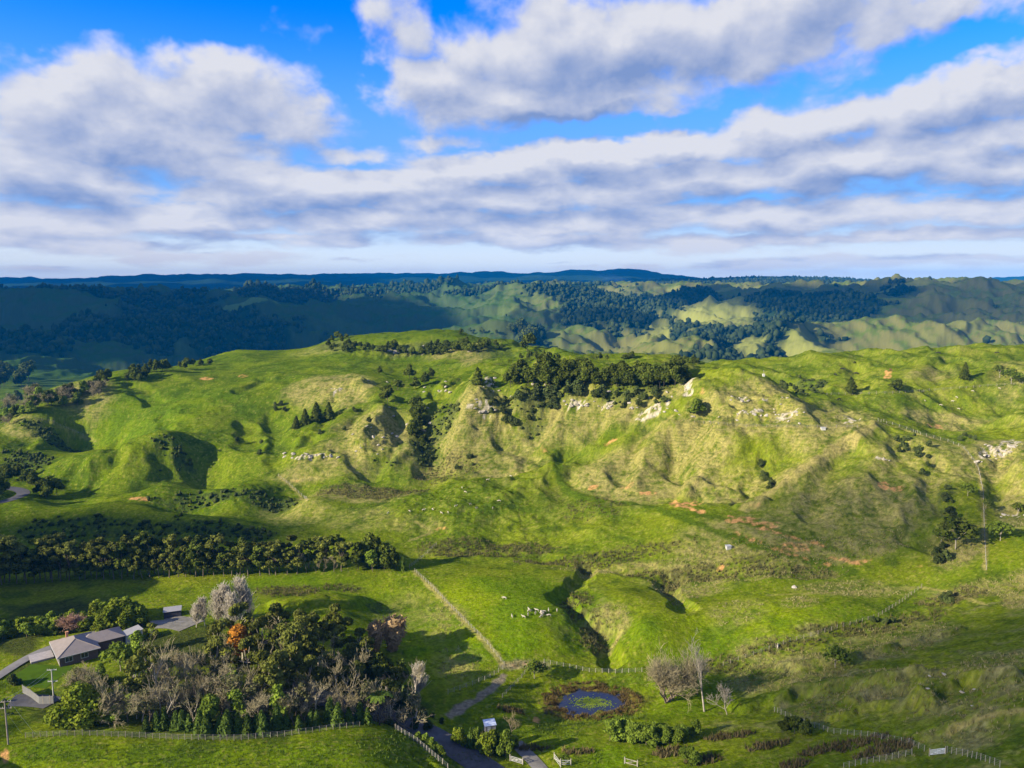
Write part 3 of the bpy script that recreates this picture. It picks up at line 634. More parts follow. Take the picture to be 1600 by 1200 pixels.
cs = 10.0 / 2 ** EXPO
def cscale(c): return tuple(x * cs for x in c)
lit = MA(nt, 'ADD', lit, MA(nt, 'MULTIPLY', RAMP(nt, eln, 0.075, 0.02), 0.6), clamp=True)
ccol = MIXC(nt, lit, cscale((0.22, 0.32, 0.60)), cscale((0.76, 0.765, 0.83)))
# thin cloud lets blue through; horizon air is pale
skyc = N(nt, 'ShaderNodeHueSaturation', {'Hue': 0.5, 'Saturation': 1.5, 'Value': 1.0, 'Color': sky.outputs[0]}).outputs[0]
skyc = MIXC(nt, 1.0, skyc, (0.04, 0.72, 1.35), 'MULTIPLY')
skyc = MIXC(nt, MA(nt, 'MULTIPLY', RAMP(nt, eln, 0.32, 0.12), 0.85), skyc, cscale((0.23, 0.46, 0.95)))
hz = RAMP(nt, eln, 0.10, 0.022)
skyc = MIXC(nt, MA(nt, 'MULTIPLY', hz, 1.0), skyc, cscale((0.86, 0.93, 0.98)))
skyb = MIXC(nt, 0.45, skyc, cscale((0.66, 0.68, 0.74)))  # sky out of view, whitened with cloud tone to lift the shadow fill
# clouds stand in the northern half of the sky up to some height and thin out towards the rest of it
azabs = MA(nt, 'ABSOLUTE', azn)
fade = MA(nt, 'MULTIPLY', RAMP(nt, azabs, 1.05, 0.85), RAMP(nt, eln, 0.76, 0.62))
fin = MIXC(nt, fade, skyb, MIXC(nt, cover, skyc, ccol))
nt.links.new(fin, bg.inputs[0])
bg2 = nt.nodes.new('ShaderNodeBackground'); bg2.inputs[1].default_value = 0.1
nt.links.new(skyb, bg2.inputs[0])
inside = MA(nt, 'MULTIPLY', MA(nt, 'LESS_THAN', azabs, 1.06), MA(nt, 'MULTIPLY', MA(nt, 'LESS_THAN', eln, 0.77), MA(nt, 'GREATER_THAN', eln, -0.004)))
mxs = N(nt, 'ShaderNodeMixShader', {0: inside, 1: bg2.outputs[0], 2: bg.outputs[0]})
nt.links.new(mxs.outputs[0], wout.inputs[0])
wd.cycles.sampling_method = 'NONE'

scene.view_settings.view_transform = 'Standard'; scene.view_settings.look = 'None'
scene.view_settings.exposure = EXPO; scene.view_settings.gamma = 1; scene.view_settings.use_curve_mapping = False
scene.cycles.use_denoising = True
scene.cycles.max_bounces = 4; scene.cycles.diffuse_bounces = 2; scene.cycles.glossy_bounces = 2; scene.cycles.transparent_max_bounces = 8; scene.cycles.volume_bounces = 0
scene.cycles.caustics_reflective = False; scene.cycles.caustics_refractive = False
# ------------------------------------------------------------------ unseen clouds added out of view to the west to shade parts of the country
cm, nt, out = node_mat('cloud white')
cb = N(nt, 'ShaderNodeBsdfDiffuse', {'Color': (0.85, 0.86, 0.9, 1)})
nt.links.new(cb.outputs[0], out.inputs[0])
cm_thin, nt, out = node_mat('thin cloud')
cb = N(nt, 'ShaderNodeBsdfDiffuse', {'Color': (0.85, 0.86, 0.9, 1)}); ct = N(nt, 'ShaderNodeBsdfTransparent')
cx_ = N(nt, 'ShaderNodeMixShader', {0: 0.38, 1: ct.outputs[0], 2: cb.outputs[0]}); nt.links.new(cx_.outputs[0], out.inputs[0])
cm_half = cm_thin.copy(); cm_half.name = 'broken cloud'
[n for n in cm_half.node_tree.nodes if n.type == 'MIX_SHADER'][0].inputs[0].default_value = 0.5
def shade_cloud_mesh(seed, sx, sy, sz, mat):
    bm = bmesh.new(); bmesh.ops.create_icosphere(bm, subdivisions=5, radius=1)
    me = bpy.data.meshes.new('cloud'); bm.to_mesh(me); bm.free()
    n = len(me.vertices); co = np.empty(n * 3); me.vertices.foreach_get('co', co); co = co.reshape(-1, 3)
    r = 1 + 0.34 * fbm(co[:, 0] * 2.2 + co[:, 2], co[:, 1] * 2.2 - co[:, 2], 4, seed)
    co = co * r[:, None] * np.array((sx, sy, sz)); co[:, 2] = np.where(co[:, 2] < 0, co[:, 2] * 0.35, co[:, 2])
    me.vertices.foreach_set('co', co.ravel()); me.polygons.foreach_set('use_smooth', np.ones(len(me.polygons), bool)); me.materials.append(mat); me.update()
    return me
def shade(target, rx, ry, alt, seed, mat=None, rot=0.0):
    """an added cloud at the given height whose shadow falls round a point of the country"""
    P = Vector(target)
    k = (alt - P.z) / SUN.z
    o = link('cloud', shade_cloud_mesh(seed, rx, ry, min(rx, ry) * 0.4, mat or cm), 'structure', 'unseen white cloud added in the west to shade the country', 'cloud')
    o.location = P + SUN * k; o.rotation_euler.z = rot
def gp(u, Y, z=0): return ((u - 800) / F * Y, Y, z)
shade(gp(60, 2100), 820, 760, 2300, 1)
shade(gp(390, 2350), 420, 520, 2300, 2)
shade(gp(1480, 2450, 50), 760, 470, 2300, 3, cm_half)
shade(gp(1250, 2750), 430, 330, 2400, 4)
shade(gp(300, 5200), 2100, 1600, 2900, 5)
shade(gp(900, 5600), 1500, 1100, 2900, 6)
shade(gp(400, 9000), 5200, 1700, 3300, 7)
shade(gp(1100, 8300), 1600, 1100, 3300, 8)
shade(tuple(at(1340, 815)), 56, 30, 900, 9, cm_thin, 0.3)
shade(tuple(at(1560, 1085)), 84, 46, 900, 10, cm_half, 0.2)
shade(tuple(at(180, 835)), 62, 19, 620, 11, cm, 0.05)
shade(tuple(at(900, 500)), 200, 130, 1500, 12, cm_thin)

# ------------------------------------------------------------------ haze
hm, nt, out = node_mat('haze air')
pv = N(nt, 'ShaderNodeVolumePrincipled', {'Color': (0.0, 0.36, 1.0, 1), 'Density': 5.2e-5, 'Anisotropy': 0.0})
nt.links.new(pv.outputs[0], out.inputs['Volume'])
bm = bmesh.new(); bmesh.ops.create_cube(bm, size=1)
me = bpy.data.meshes.new('haze'); bm.to_mesh(me); bm.free(); me.materials.append(hm)
zlo, zhi = float(Z1.min()) - 1.0, max(float(Z1.max()), ZC) + 12.0
hz_o = link('haze', me, 'stuff', 'thin blue haze over the far hills', 'haze')
ymax = float(GY.max())
hz_o.scale = (2 * 1.5 * ymax + 200, ymax + 400, zhi - zlo); hz_o.location = (0, ymax / 2 + 100 - 150, (zhi + zlo) / 2)
# ------------------------------------------------------------------ plant building blocks
def plain_mat(name, col, rough=0.8, var=0.25, scale=1.5, spec=0.2, bump=0.0):
    m, nt, out = node_mat(name)
    tcn = nt.nodes.new('ShaderNodeTexCoord')
    nz = N(nt, 'ShaderNodeTexNoise', {'Vector': tcn.outputs['Object'], 'Scale': scale, 'Detail': 4.0, 'Roughness': 0.65})
    f = RAMP(nt, nz.outputs[0], 0.3, 0.7)
    c = MIXC(nt, f, tuple(x * (1 - var) for x in col), tuple(min(1, x * (1 + var)) for x in col))
    b = N(nt, 'ShaderNodeBsdfPrincipled', {'Base Color': c, 'Roughness': rough, 'Specular IOR Level': spec})
    if bump:
        bp = N(nt, 'ShaderNodeBump', {'Height': nz.outputs[0], 'Strength': bump, 'Distance': 0.1}); nt.links.new(bp.outputs[0], b.inputs['Normal'])
    nt.links.new(b.outputs[0], out.inputs[0])
    return m
def leaf_mat(name, col, col2, scale=0.55, trans=0.25, rnd=0.35):
    """foliage: clumps of two tones, each tree slightly its own shade, some light through the leaves"""
    m, nt, out = node_mat(name)
    tcn = nt.nodes.new('ShaderNodeTexCoord'); oi = nt.nodes.new('ShaderNodeObjectInfo')
    off = N(nt, 'ShaderNodeVectorMath', {0: tcn.outputs['Object'], 1: oi.outputs['Location']}, operation='ADD')
    nz = N(nt, 'ShaderNodeTexNoise', {'Vector': off.outputs[0], 'Scale': scale, 'Detail': 3.0, 'Roughness': 0.6})
    c = MIXC(nt, RAMP(nt, nz.outputs[0], 0.34, 0.66), col, col2)
    k = MA(nt, 'MULTIPLY_ADD', oi.outputs['Random'], 2 * rnd, 1 - rnd)
    c = N(nt, 'ShaderNodeVectorMath', {0: c, 'Scale': k}, operation='SCALE').outputs[0]
    d = N(nt, 'ShaderNodeBsdfPrincipled', {'Base Color': c, 'Roughness': 0.8, 'Specular IOR Level': 0.03})
    t = N(nt, 'ShaderNodeBsdfTranslucent', {'Color': c})
    mx = N(nt, 'ShaderNodeMixShader', {0: trans, 1: d.outputs[0], 2: t.outputs[0]})
    nt.links.new(mx.outputs[0], out.inputs[0])
    return m

def raw_mesh(name, V, Fc, mat, smooth=False):
    V = np.asarray(V, np.float32); Fc = np.asarray(Fc, np.int32)
    k = Fc.shape[1]
    me = bpy.data.meshes.new(name)
    me.vertices.add(len(V)); me.vertices.foreach_set('co', V.ravel())
    me.loops.add(Fc.size); me.loops.foreach_set('vertex_index', Fc.ravel())
    me.polygons.add(len(Fc)); me.polygons.foreach_set('loop_start', np.arange(0, Fc.size, k, dtype=np.int32))
    me.update(calc_edges=True)
    if smooth: me.polygons.foreach_set('use_smooth', np.ones(len(Fc), bool))
    if mat: me.materials.append(mat)
    return me
def unit(a): return a / (np.linalg.norm(a, axis=1, keepdims=True) + 1e-9)
def leaf_quads(r, P, n, size, asp=1.5):
    k = len(P)
    t = unit(np.cross(n, r.normal(size=(k, 3)))); b = np.cross(n, t)
    s = (size * (0.6 + 0.8 * r.random(k)))[:, None]
    V = np.stack([P - t * s * 0.5, P - b * s * 0.5 * asp, P + t * s * 0.5, P + b * s * 0.5 * asp], 1).reshape(-1, 3)
    return V, np.arange(k * 4).reshape(-1, 4)
def shell_points(r, lobes, n, inner=0.62, up=0.0):
    L = np.array([l[:3] for l in lobes], float); R = np.array([l[3] for l in lobes], float)
    F_ = np.array([l[4] if len(l) > 4 else 1.0 for l in lobes])
    pr = R ** 2 / (R ** 2).sum()
    k = r.choice(len(lobes), n, p=pr)
    d = unit(r.normal(size=(n, 3)) + np.array((0, 0, up)))
    rr = R[k] * (inner + (1 - inner) * r.random(n) ** 0.6) * (0.86 + 0.28 * r.random(n))
    P = L[k] + d * rr[:, None] * np.c_[np.ones(n), np.ones(n), F_[k]]
    return P, d
def crown_mesh(name, r, lobes, n, size, mat, inner=0.55, up=0.25):
    P, d = shell_points(r, lobes, n, inner, up)
    nn = unit(d + 0.75 * r.normal(size=d.shape) + np.array((0, 0, 0.25)))
    V, Fc = leaf_quads(r, P, nn, size)
    return raw_mesh(name, V, Fc, mat)
def tubes(S, sides=5):
    """S: rows of x0 y0 z0 x1 y1 z1 r0 r1 -> verts, quads"""
    S = np.asarray(S, float); k = len(S)
    d = unit(S[:, 3:6] - S[:, 0:3])
    ref = np.where(np.abs(d[:, 2:3]) < 0.9, np.array([[0, 0, 1.0]]), np.array([[1.0, 0, 0]]))
    u = unit(np.cross(d, ref)); w = np.cross(d, u)
    ang = np.arange(sides) / sides * 2 * math.pi
    ring = np.cos(ang)[None, :, None] * u[:, None] + np.sin(ang)[None, :, None] * w[:, None]
    A = S[:, None, 0:3] + ring * S[:, None, 6:7]; B = S[:, None, 3:6] + ring * S[:, None, 7:8]
    V = np.concatenate([A, B], 1).reshape(-1, 3)
    i = np.arange(sides); j = (i + 1) % sides
    q = np.stack([i, j, j + sides, i + sides], 1)
    Fc = (np.arange(k)[:, None, None] * 2 * sides + q[None]).reshape(-1, 4)
    return V, Fc
def branch(r, p, d, length, rad_, depth, out, spread=0.6, lift=0.15, wander=0.18, kids=(2, 4), shrink=0.68, segs=3):
    p = np.array(p, float); d = np.array(d, float); d /= np.linalg.norm(d)
    r0 = rad_
    for s in range(segs):
        d = d + wander * r.normal(size=3) + np.array((0, 0, lift * 0.3)); d /= np.linalg.norm(d)
        q = p + d * length / segs; r1 = rad_ * (1 - 0.45 * (s + 1) / segs)
        out.append((*p, *q, r0, r1, depth)); 
        if depth > 0 and (s > 0 or depth < 3):
            for _ in range(r.integers(kids[0] - 1, kids[1])):
                a = unit(r.normal(size=(1, 3)))[0]; a = a - d * a.dot(d); a /= np.linalg.norm(a) + 1e-9
                nd = d * (1 - spread) + a * spread + np.array((0, 0, lift))
                branch(r, p + (q - p) * r.random(), nd, length * shrink * (0.7 + 0.5 * r.random()), r1 * 0.55, depth - 1, out, spread, lift, wander, kids, shrink, max(2, segs - 1))
        p = q; r0 = r1
def split_branches(out, cut):
    S = np.array(out)
    return S[S[:, 8] >= cut], S[S[:, 8] < cut]

BARK = plain_mat('grey brown bark', (0.16, 0.125, 0.09), 0.9, 0.35, 3)
BARK_PALE = plain_mat('pale gum bark', (0.42, 0.36, 0.27), 0.85, 0.25, 2)
BARK_DARK = plain_mat('dark bark', (0.06, 0.05, 0.04), 0.9, 0.3, 3)
TWIG_GREY = plain_mat('grey twigs', (0.27, 0.23, 0.125), 0.9, 0.2, 2)
TWIG_SILVER = plain_mat('silver twigs', (0.46, 0.41, 0.31), 0.9, 0.15, 2)
TWIG_BROWN = plain_mat('brown twigs', (0.20, 0.165, 0.08), 0.9, 0.25, 2)
TWIG_PINK = plain_mat('russet twigs', (0.33, 0.20, 0.13), 0.9, 0.2, 2)
DEADWOOD = plain_mat('bleached dead wood', (0.28, 0.245, 0.185), 0.9, 0.2, 2)
L_OLIVE = leaf_mat('olive gum leaves', (0.079, 0.092, 0.017), (0.148, 0.156, 0.026))
L_DARK = leaf_mat('dark bush leaves', (0.051, 0.073, 0.011), (0.105, 0.125, 0.017))
L_HEDGE = leaf_mat('shelterbelt leaves', (0.068, 0.080, 0.015), (0.169, 0.179, 0.030))
L_MID = leaf_mat('mid green leaves', (0.100, 0.146, 0.017), (0.178, 0.238, 0.026))
L_BRIGHT = leaf_mat('bright green leaves', (0.102, 0.147, 0.012), (0.192, 0.224, 0.019))
L_CONE = leaf_mat('young conifer leaves', (0.051, 0.084, 0.014), (0.095, 0.137, 0.021))
L_BLUE = leaf_mat('blue green leaves', (0.051, 0.073, 0.020), (0.093, 0.113, 0.030))
L_ORANGE = leaf_mat('orange leaves', (0.36, 0.15, 0.02), (0.48, 0.22, 0.03), rnd=0.1)
L_TAN = leaf_mat('tan plumes', (0.30, 0.20, 0.09), (0.42, 0.30, 0.15), rnd=0.15)
L_FERN = leaf_mat('fern fronds', (0.10, 0.16, 0.02), (0.15, 0.21, 0.03), rnd=0.1)
L_WATTLE = leaf_mat('grey green wattle leaves', (0.075, 0.080, 0.030), (0.135, 0.135, 0.055))
L_FAR = leaf_mat('far bush', (0.014, 0.028, 0.011), (0.050, 0.070, 0.022), scale=0.035, rnd=0.0)

# every kind returns a list of (part name, mesh)
def k_gum(seed, h=16, mat=L_OLIVE, n=1900):
    r = np.random.default_rng(seed); S = []
    lean = r.normal(size=2) * 0.06
    p = np.array((0, 0, -0.5)); th = h * 0.55; trunk = []
    for s in range(4):
        q = p + np.array((lean[0] * th / 4 + 0.12 * r.normal(), lean[1] * th / 4 + 0.12 * r.normal(), th / 4 + .1)); trunk.append((*p, *q, .26 * (1 - .16 * s), .26 * (1 - .16 * (s + 1)))); p = q
    lobes = []
    for k in range(13):
        a = k * 2.4 + r.random(); zz = h * (0.42 + 0.52 * r.random()); rr = h * 0.19 * (1.15 - 0.7 * abs(zz / h - .62) / .35) * (0.35 + 0.8 * r.random())
        c = (p[0] + math.cos(a) * rr, p[1] + math.sin(a) * rr, zz); lobes.append((*c, h * (0.06 + 0.055 * r.random()), 0.7))
        st = trunk[3 if zz > th else 2][3:6]; trunk.append((*st, c[0], c[1], c[2] - .3, .13, .04))
    lobes.append((p[0], p[1], h * 0.92, h * 0.10, 0.8))
    V, Fc = tubes(trunk, 6)
    return [('trunk', raw_mesh('gum trunk', V, Fc, BARK_PALE, True)), ('crown', crown_mesh('gum crown', r, lobes, n, 0.62, mat))]
def k_round(seed, h=9, w=4.0, mat=L_DARK, n=1500, bark=BARK_DARK, size=0.6, clear=0.15, lob=9):
    r = np.random.default_rng(seed)
    lobes = []
    for k in range(lob):
        a = k * 2.4 + r.random(); t = r.random()
        zz = h * (clear + 0.2 + (0.62 - clear) * t); rr = w * 0.55 * (1.05 - 0.75 * t) * (0.5 + 0.7 * r.random())
        lobes.append((math.cos(a) * rr, math.sin(a) * rr, zz, w * (0.26 + 0.2 * r.random()), 0.9))
    lobes.append((0.1 * w * r.normal(), 0.1 * w * r.normal(), h * 0.86, w * 0.3, 0.95))
    tr = [(0, 0, -0.5, 0, 0, h * 0.45, 0.032 * w, 0.022 * w)] + [(0, 0, h * 0.3, l[0], l[1], l[2], 0.018 * w, 0.006 * w) for l in lobes[:5]]
    V, Fc = tubes(tr, 5)
    return [('trunk', raw_mesh('round tree trunk', V, Fc, bark, True)), ('crown', crown_mesh('round tree crown', r, lobes, n, size, mat))]
def k_belt(seed, h=12, mat=L_HEDGE, n=1900):
    r = np.random.default_rng(seed)
    tr = [(0, 0, -0.5, .2 * r.normal(), .2 * r.normal(), h * 0.5, 0.2, 0.13)]; lobes = []
    for k in range(12):
        a = k * 2.4 + r.random(); zz = h * (0.30 + 0.62 * r.random()); rr = 2.1 * (0.4 + 0.9 * r.random())
        lobes.append((math.cos(a) * rr, math.sin(a) * rr, zz, 0.9 + 0.7 * r.random(), 0.6)); tr.append((tr[0][3] * .6, tr[0][4] * .6, h * 0.3 + .15 * zz, *lobes[-1][:3], .09, .03))
    lobes.append((0, 0, h * 0.92, 1.1, 0.7))
    V, Fc = tubes(tr, 5)
    return [('trunk', raw_mesh('belt trunk', V, Fc, BARK, True)), ('crown', crown_mesh('belt crown', r, lobes, n, 0.6, mat, 0.4))]
def k_cone(seed, h=5, w=1.3, mat=L_CONE, n=700, size=0.42):
    r = np.random.default_rng(seed)
    t = r.random(n) ** 1.3; z = h * (0.06 + 0.94 * t); a = r.random(n) * 2 * math.pi
    wob = 1 + 0.22 * np.sin(a * 3 + z * 3 + seed) + 0.15 * r.normal(size=n)
    rr = w * (1 - t) ** 0.75 * (0.55 + 0.45 * r.random(n)) * wob + 0.05
    P = np.c_[rr * np.cos(a), rr * np.sin(a), z]
    nn = unit(np.c_[np.cos(a), np.sin(a), 0.5 * np.ones(n)] + 0.6 * r.normal(size=(n, 3)))
    V, Fc = leaf_quads(r, P, nn, size, 2.0)
    V2, F2 = tubes([(0, 0, -.4, 0, 0, h * .8, .1, .02)], 5)
    return [('trunk', raw_mesh('conifer trunk', V2, F2, BARK_DARK, True)), ('crown', raw_mesh('conifer crown', V, Fc, mat))]
def k_bare(seed, h=10, twig=TWIG_GREY, bark=BARK, spread=0.55, lift=0.25, stems=1, depth=4, tw=0.045, kids=(2, 4), shrink=0.62, cap=9000, tr=0.016):
    r = np.random.default_rng(seed); out = []
    for s in range(stems):
        d = np.array((0, 0, 1.0)) + (0.35 if stems > 1 else 0.06) * r.normal(size=3)
        branch(r, (0.15 * r.normal() * (stems > 1), 0.15 * r.normal() * (stems > 1), -0.4), d, h * 0.5, h * tr, depth, out, spread, lift, 0.13, kids, shrink, 4)
    A, B = split_branches(out, depth - 1)
    k = h / max(x[5] for x in out); A[:, :6] *= k; B[:, :6] *= k
    if len(B) > cap: B = B[r.permutation(len(B))[:cap]]
    V, Fc = tubes(A[:, :8], 5)
    B[:, 6] = np.maximum(B[:, 6], tw); B[:, 7] = np.maximum(B[:, 7], tw * 0.5)
    V2, F2 = tubes(B[:, :8], 3)
    return [('trunk', raw_mesh('bare trunk', V, Fc, bark, True)), ('crown', raw_mesh('bare twigs', V2, F2, twig))]
def k_wattle(seed, h=10, mat=L_WATTLE):
    p = k_bare(seed, h, TWIG_GREY, BARK, 0.6, 0.2, 2, 4, 0.05, (2, 4), 0.62, 2600)
    r = np.random.default_rng(seed + 1); lobes = []
    for k in range(9):
        a = k * 2.4; lobes.append((math.cos(a) * h * .2 * r.random() * 1.5, math.sin(a) * h * .2 * r.random() * 1.5, h * (0.35 + 0.55 * r.random()), h * 0.12, 0.8))
    return p + [('foliage', crown_mesh('wattle foliage', r, lobes, 420, 0.45, mat, 0.2))]
def k_poplar(seed, h=14):
    r = np.random.default_rng(seed); out = [(0, 0, -.5, 0, 0, h * .5, .2, .13, 3), (0, 0, h * .5, 0.1, 0, h, .13, .02, 3)]
    for k in range(70):
        z = h * (0.12 + 0.82 * r.random()); a = r.random() * 6.28
        branch(r, (0, 0, z), (math.cos(a) * .75, math.sin(a) * .75, 1.0), h * 0.27 * (1.25 - z / h) + 0.6, 0.05, 2, out, 0.4, 0.35, 0.12, (2, 4), 0.6, 3)
    A, B = split_branches(out, 3)
    V, Fc = tubes(A[:, :8], 6); B[:, 6] = np.maximum(B[:, 6], .045); B[:, 7] = np.maximum(B[:, 7], .03)
    V2, F2 = tubes(B[:, :8], 3)
    return [('trunk', raw_mesh('poplar trunk', V, Fc, TWIG_SILVER, True)), ('crown', raw_mesh('poplar twigs', V2, F2, TWIG_SILVER))]
def k_fern(seed, h=5.0):
    r = np.random.default_rng(seed); V2, F2 = tubes([(0, 0, -.4, .1, 0, h * .5, .16, .13), (.1, 0, h * .5, .15, .05, h, .13, .1)], 7)
    P, Nn = [], []
    for k in range(16):
        a = k / 16 * 6.283 + 0.2 * r.normal(); L = 2.1 * (0.8 + 0.3 * r.random())
        for s in np.linspace(0.05, 1, 26):
            x = L * s; z = 0.9 * math.sin(s * 1.9) - 0.75 * s * s
            w = 0.36 * math.sin(math.pi * min(1, s * 0.92 + 0.06))
            for sd in (-1, 1):
                P.append((.15 + math.cos(a) * x - math.sin(a) * w * sd * .6, .05 + math.sin(a) * x + math.cos(a) * w * sd * .6, h + z)); Nn.append((0.3 * math.cos(a), 0.3 * math.sin(a), 1))
    V, Fc = leaf_quads(r, np.array(P), unit(np.array(Nn) + 0.2 * r.normal(size=(len(Nn), 3))), 0.34, 1.4)
    return [('trunk', raw_mesh('fern trunk', V2, F2, BARK_DARK, True)), ('fronds', raw_mesh('fern fronds', V, Fc, L_FERN))]
def k_plume(seed, h=3.5, mat=L_TAN, n=700):
    r = np.random.default_rng(seed)
    a = r.random(n) * 6.283; t = r.random(n); L = h * (0.6 + 0.5 * r.random(n)); o = 0.55 * r.random(n)
    P = np.c_[np.cos(a) * (0.2 + o * t * h * 0.5), np.sin(a) * (0.2 + o * t * h * 0.5), L * t]
    nn = unit(np.c_[np.cos(a), np.sin(a), 0.2 * np.ones(n)] + .5 * r.normal(size=(n, 3)))
    V, Fc = leaf_quads(r, P, nn, 0.3, 3.0)
    return [('plumes', raw_mesh('plumes', V, Fc, mat))]

COUNT = {}
class Kind:
    """one kind of plant: built once, then copied with all of its parts"""
    def __init__(self, name, cat, parts, height):
        self.name, self.cat, self.parts, self.height = name, cat, parts, height
        self.first = None
    def put(self, P, scale, label, group, rot=None, sx=1.0, single=False):
        rot = random.random() * 6.283 if rot is None else rot
        if self.first is None:
            r = bpy.data.objects.new(self.name, None); r.empty_display_size = 0.5; COL.objects.link(r)
            for pn, me in self.parts:
                o = bpy.data.objects.new(pn, me); COL.objects.link(o); o.parent = r
            self.first = r; kids = None
        else:
            r = self.first.copy(); COL.objects.link(r)
            for ch in self.first.children:
                c = ch.copy(); COL.objects.link(c); c.parent = r
        r.location = (P[0], P[1], P[2] - 0.15); r.rotation_euler = (0.05 * random.gauss(0, 1), 0.05 * random.gauss(0, 1), rot); r.scale = (scale * sx, scale * sx, scale)
        r['label'] = label; r['category'] = self.cat
        if group: r['group'] = group
        elif 'group' in r.keys(): del r['group']
        return r
def gz(x, y): return (x, y, float(GR.h([x], [y])[0]))
def px_h(px, P):
    """metres of height that px pixels of the 1600 px photo cover at a point"""
    D = math.sqrt(P[0] ** 2 + P[1] ** 2 + (P[2] - ZC) ** 2)
    dep = math.asin((ZC - P[2]) / D)
    return px / F * D / max(0.5, math.cos(dep - 0.0)) * (P[1] * cp + (ZC - P[2]) * sp) / D
def put_px(kind, u, v, px, label, group=None, **kw):
    P = at(u, v)
    k = kind if isinstance(kind, Kind) else random.choice(kind)
    return k.put(P, px_h(px, P) / k.height, label, group, **kw)

gums = [Kind('gum_tree', 'tree', k_gum(100 + i, 16), 16.5) for i in range(4)]
rounds = [Kind('bush_tree', 'tree', k_round(120 + i, 9, 3.4 + 0.4 * i), 9) for i in range(4)]
belts = [Kind('shelterbelt_tree', 'tree', k_belt(140 + i, 12 + .0 * i, [L_HEDGE, L_OLIVE, L_HEDGE, L_DARK, L_HEDGE][i]), 12) for i in range(5)]
bigbush = Kind('garden_tree', 'tree', k_round(246, 8, 5.6, L_BRIGHT, 5200, BARK, 0.42, 0.02, 14), 8)
bigplume = Kind('pampas_clump', 'grass clump', k_plume(309, 4.5, L_TAN, 2600), 4.5)
cones = [Kind('young_conifer', 'tree', k_cone(160 + i), 5) for i in range(3)]
podos = [Kind('paddock_tree', 'tree', k_cone(170 + i, 9, 3.2, L_DARK, 1300, 0.6), 9) for i in range(2)]
bares = [Kind('leafless_tree', 'tree', k_bare(180 + i, 11, TWIG_BROWN if i % 2 else TWIG_GREY, cap=3200), 11) for i in range(3)]
wattles = [Kind('wattle_tree', 'tree', k_wattle(200 + i), 10) for i in range(3)]
poplars = [Kind('poplar_tree', 'tree', k_poplar(220 + i), 14) for i in range(2)]
greens = [Kind('garden_tree', 'tree', k_round(240 + i, 6, 3.2, L_BRIGHT, 1300, BARK_DARK, 0.5, 0.02), 6) for i in range(3)]
mids = [Kind('broadleaf_tree', 'tree', k_round(250 + i, 8, 3.6, L_MID, 1500, BARK, 0.55, 0.05), 8) for i in range(3)]
darks = [Kind('dark_shrub', 'shrub', k_round(260 + i, 4, 2.4, L_BLUE, 1000, BARK_DARK, 0.45, 0.0), 4) for i in range(2)]
ferns = Kind('tree_fern', 'tree fern', k_fern(300), 5.9)
plumes = Kind('pampas_clump', 'grass clump', k_plume(301), 3.6)
orange = Kind('orange_leaved_tree', 'tree', k_gum(302, 15, L_ORANGE, 800), 15.4)
pink = Kind('russet_tree', 'tree', k_bare(303, 8, TWIG_PINK, BARK, 0.6, 0.22, 3, 4, 0.05, (3, 4), 0.66, 9000), 8)
willow = Kind('bare_willow', 'tree', k_bare(304, 12, TWIG_GREY, BARK, 0.5, 0.22, 5, 4, 0.028, (3, 4), 0.66, 14000), 12)
dead_tall = Kind('dead_tree', 'tree', k_bare(311, 15, DEADWOOD, DEADWOOD, 0.45, 0.28, 1, 4, 0.035, (2, 4), 0.6, 1300, 0.016), 15)
dead_small = Kind('dead_tree', 'tree', k_bare(313, 8, DEADWOOD, DEADWOOD, 0.5, 0.26, 1, 4, 0.035, (2, 4), 0.6, 900, 0.018), 8)
paletrunk = [Kind('bare_gum_tree', 'tree', k_bare(330 + i, 14, TWIG_GREY, BARK_PALE, 0.42, 0.3, 1, 4, 0.04, (2, 3), 0.58, 1500, 0.013), 14) for i in range(3)]
tallbare = Kind('leafless_tree', 'tree', k_poplar(307, 14), 14)
gnarl = [Kind('gnarled_tree', 'tree', k_round(320 + i, 6, 3.6, [L_MID, L_DARK][i], 520, DEADWOOD, 0.5, 0.35, 7), 6) for i in range(2)]

# ------------------------------------------------------------------ the wood by the house
def inside(poly, x, y):
    c = False; j = len(poly) - 1
    for i in range(len(poly)):
        if (poly[i][1] > y) != (poly[j][1] > y) and x < (poly[j][0] - poly[i][0]) * (y - poly[i][1]) / (poly[j][1] - poly[i][1]) + poly[i][0]: c = not c
        j = i
    return c
def scatter(poly, d, tries=6000, seed=1, avoid=()):
    r = random.Random(seed); out = []
    xs = [p[0] for p in poly]; ys = [p[1] for p in poly]
    for _ in range(tries):
        x, y = r.uniform(min(xs), max(xs)), r.uniform(min(ys), max(ys))
        if inside(poly, x, y) and all((x - a) ** 2 + (y - b) ** 2 > d * d for a, b in out) and all((x - a) ** 2 + (y - b) ** 2 > c * c for a, b, c in avoid): out.append((x, y))
    return out
def pu(x, y, z):
    """pixel of a world point"""
    d = (x, y, z - ZC); f = d[1] * cp - d[2] * sp; up = d[1] * sp + d[2] * cp
    return 800 + F * d[0] / f, 600 - F * up / f
FENCE_WOOD = [(40,1153),(130,1149),(200,1152),(280,1156),(370,1157),(450,1150),(520,1140),(562,1136)]
fw = pxpoly(FENCE_WOOD, GR)
front_y = lambda x: float(np.interp(x, fw[:, 0], fw[:, 1]))
WOOD = [(-82, front_y(-80) + 6),(-74, front_y(-74) + 5), (-50, front_y(-50) + 5), (-30, front_y(-30) + 5), (-21, 156), (-21, 165), (-30, 178), (-42, 189), (-58, 192), (-70, 182), (-80, 168)]
ox = float(ray(372, 968)[0]) * 180
wp = scatter(WOOD, 3.9, 9000, 3, [(ox, 180, 4.5), (ox + 1.5, 174, 4.5), (ox + 2.5, 168, 3.5)])
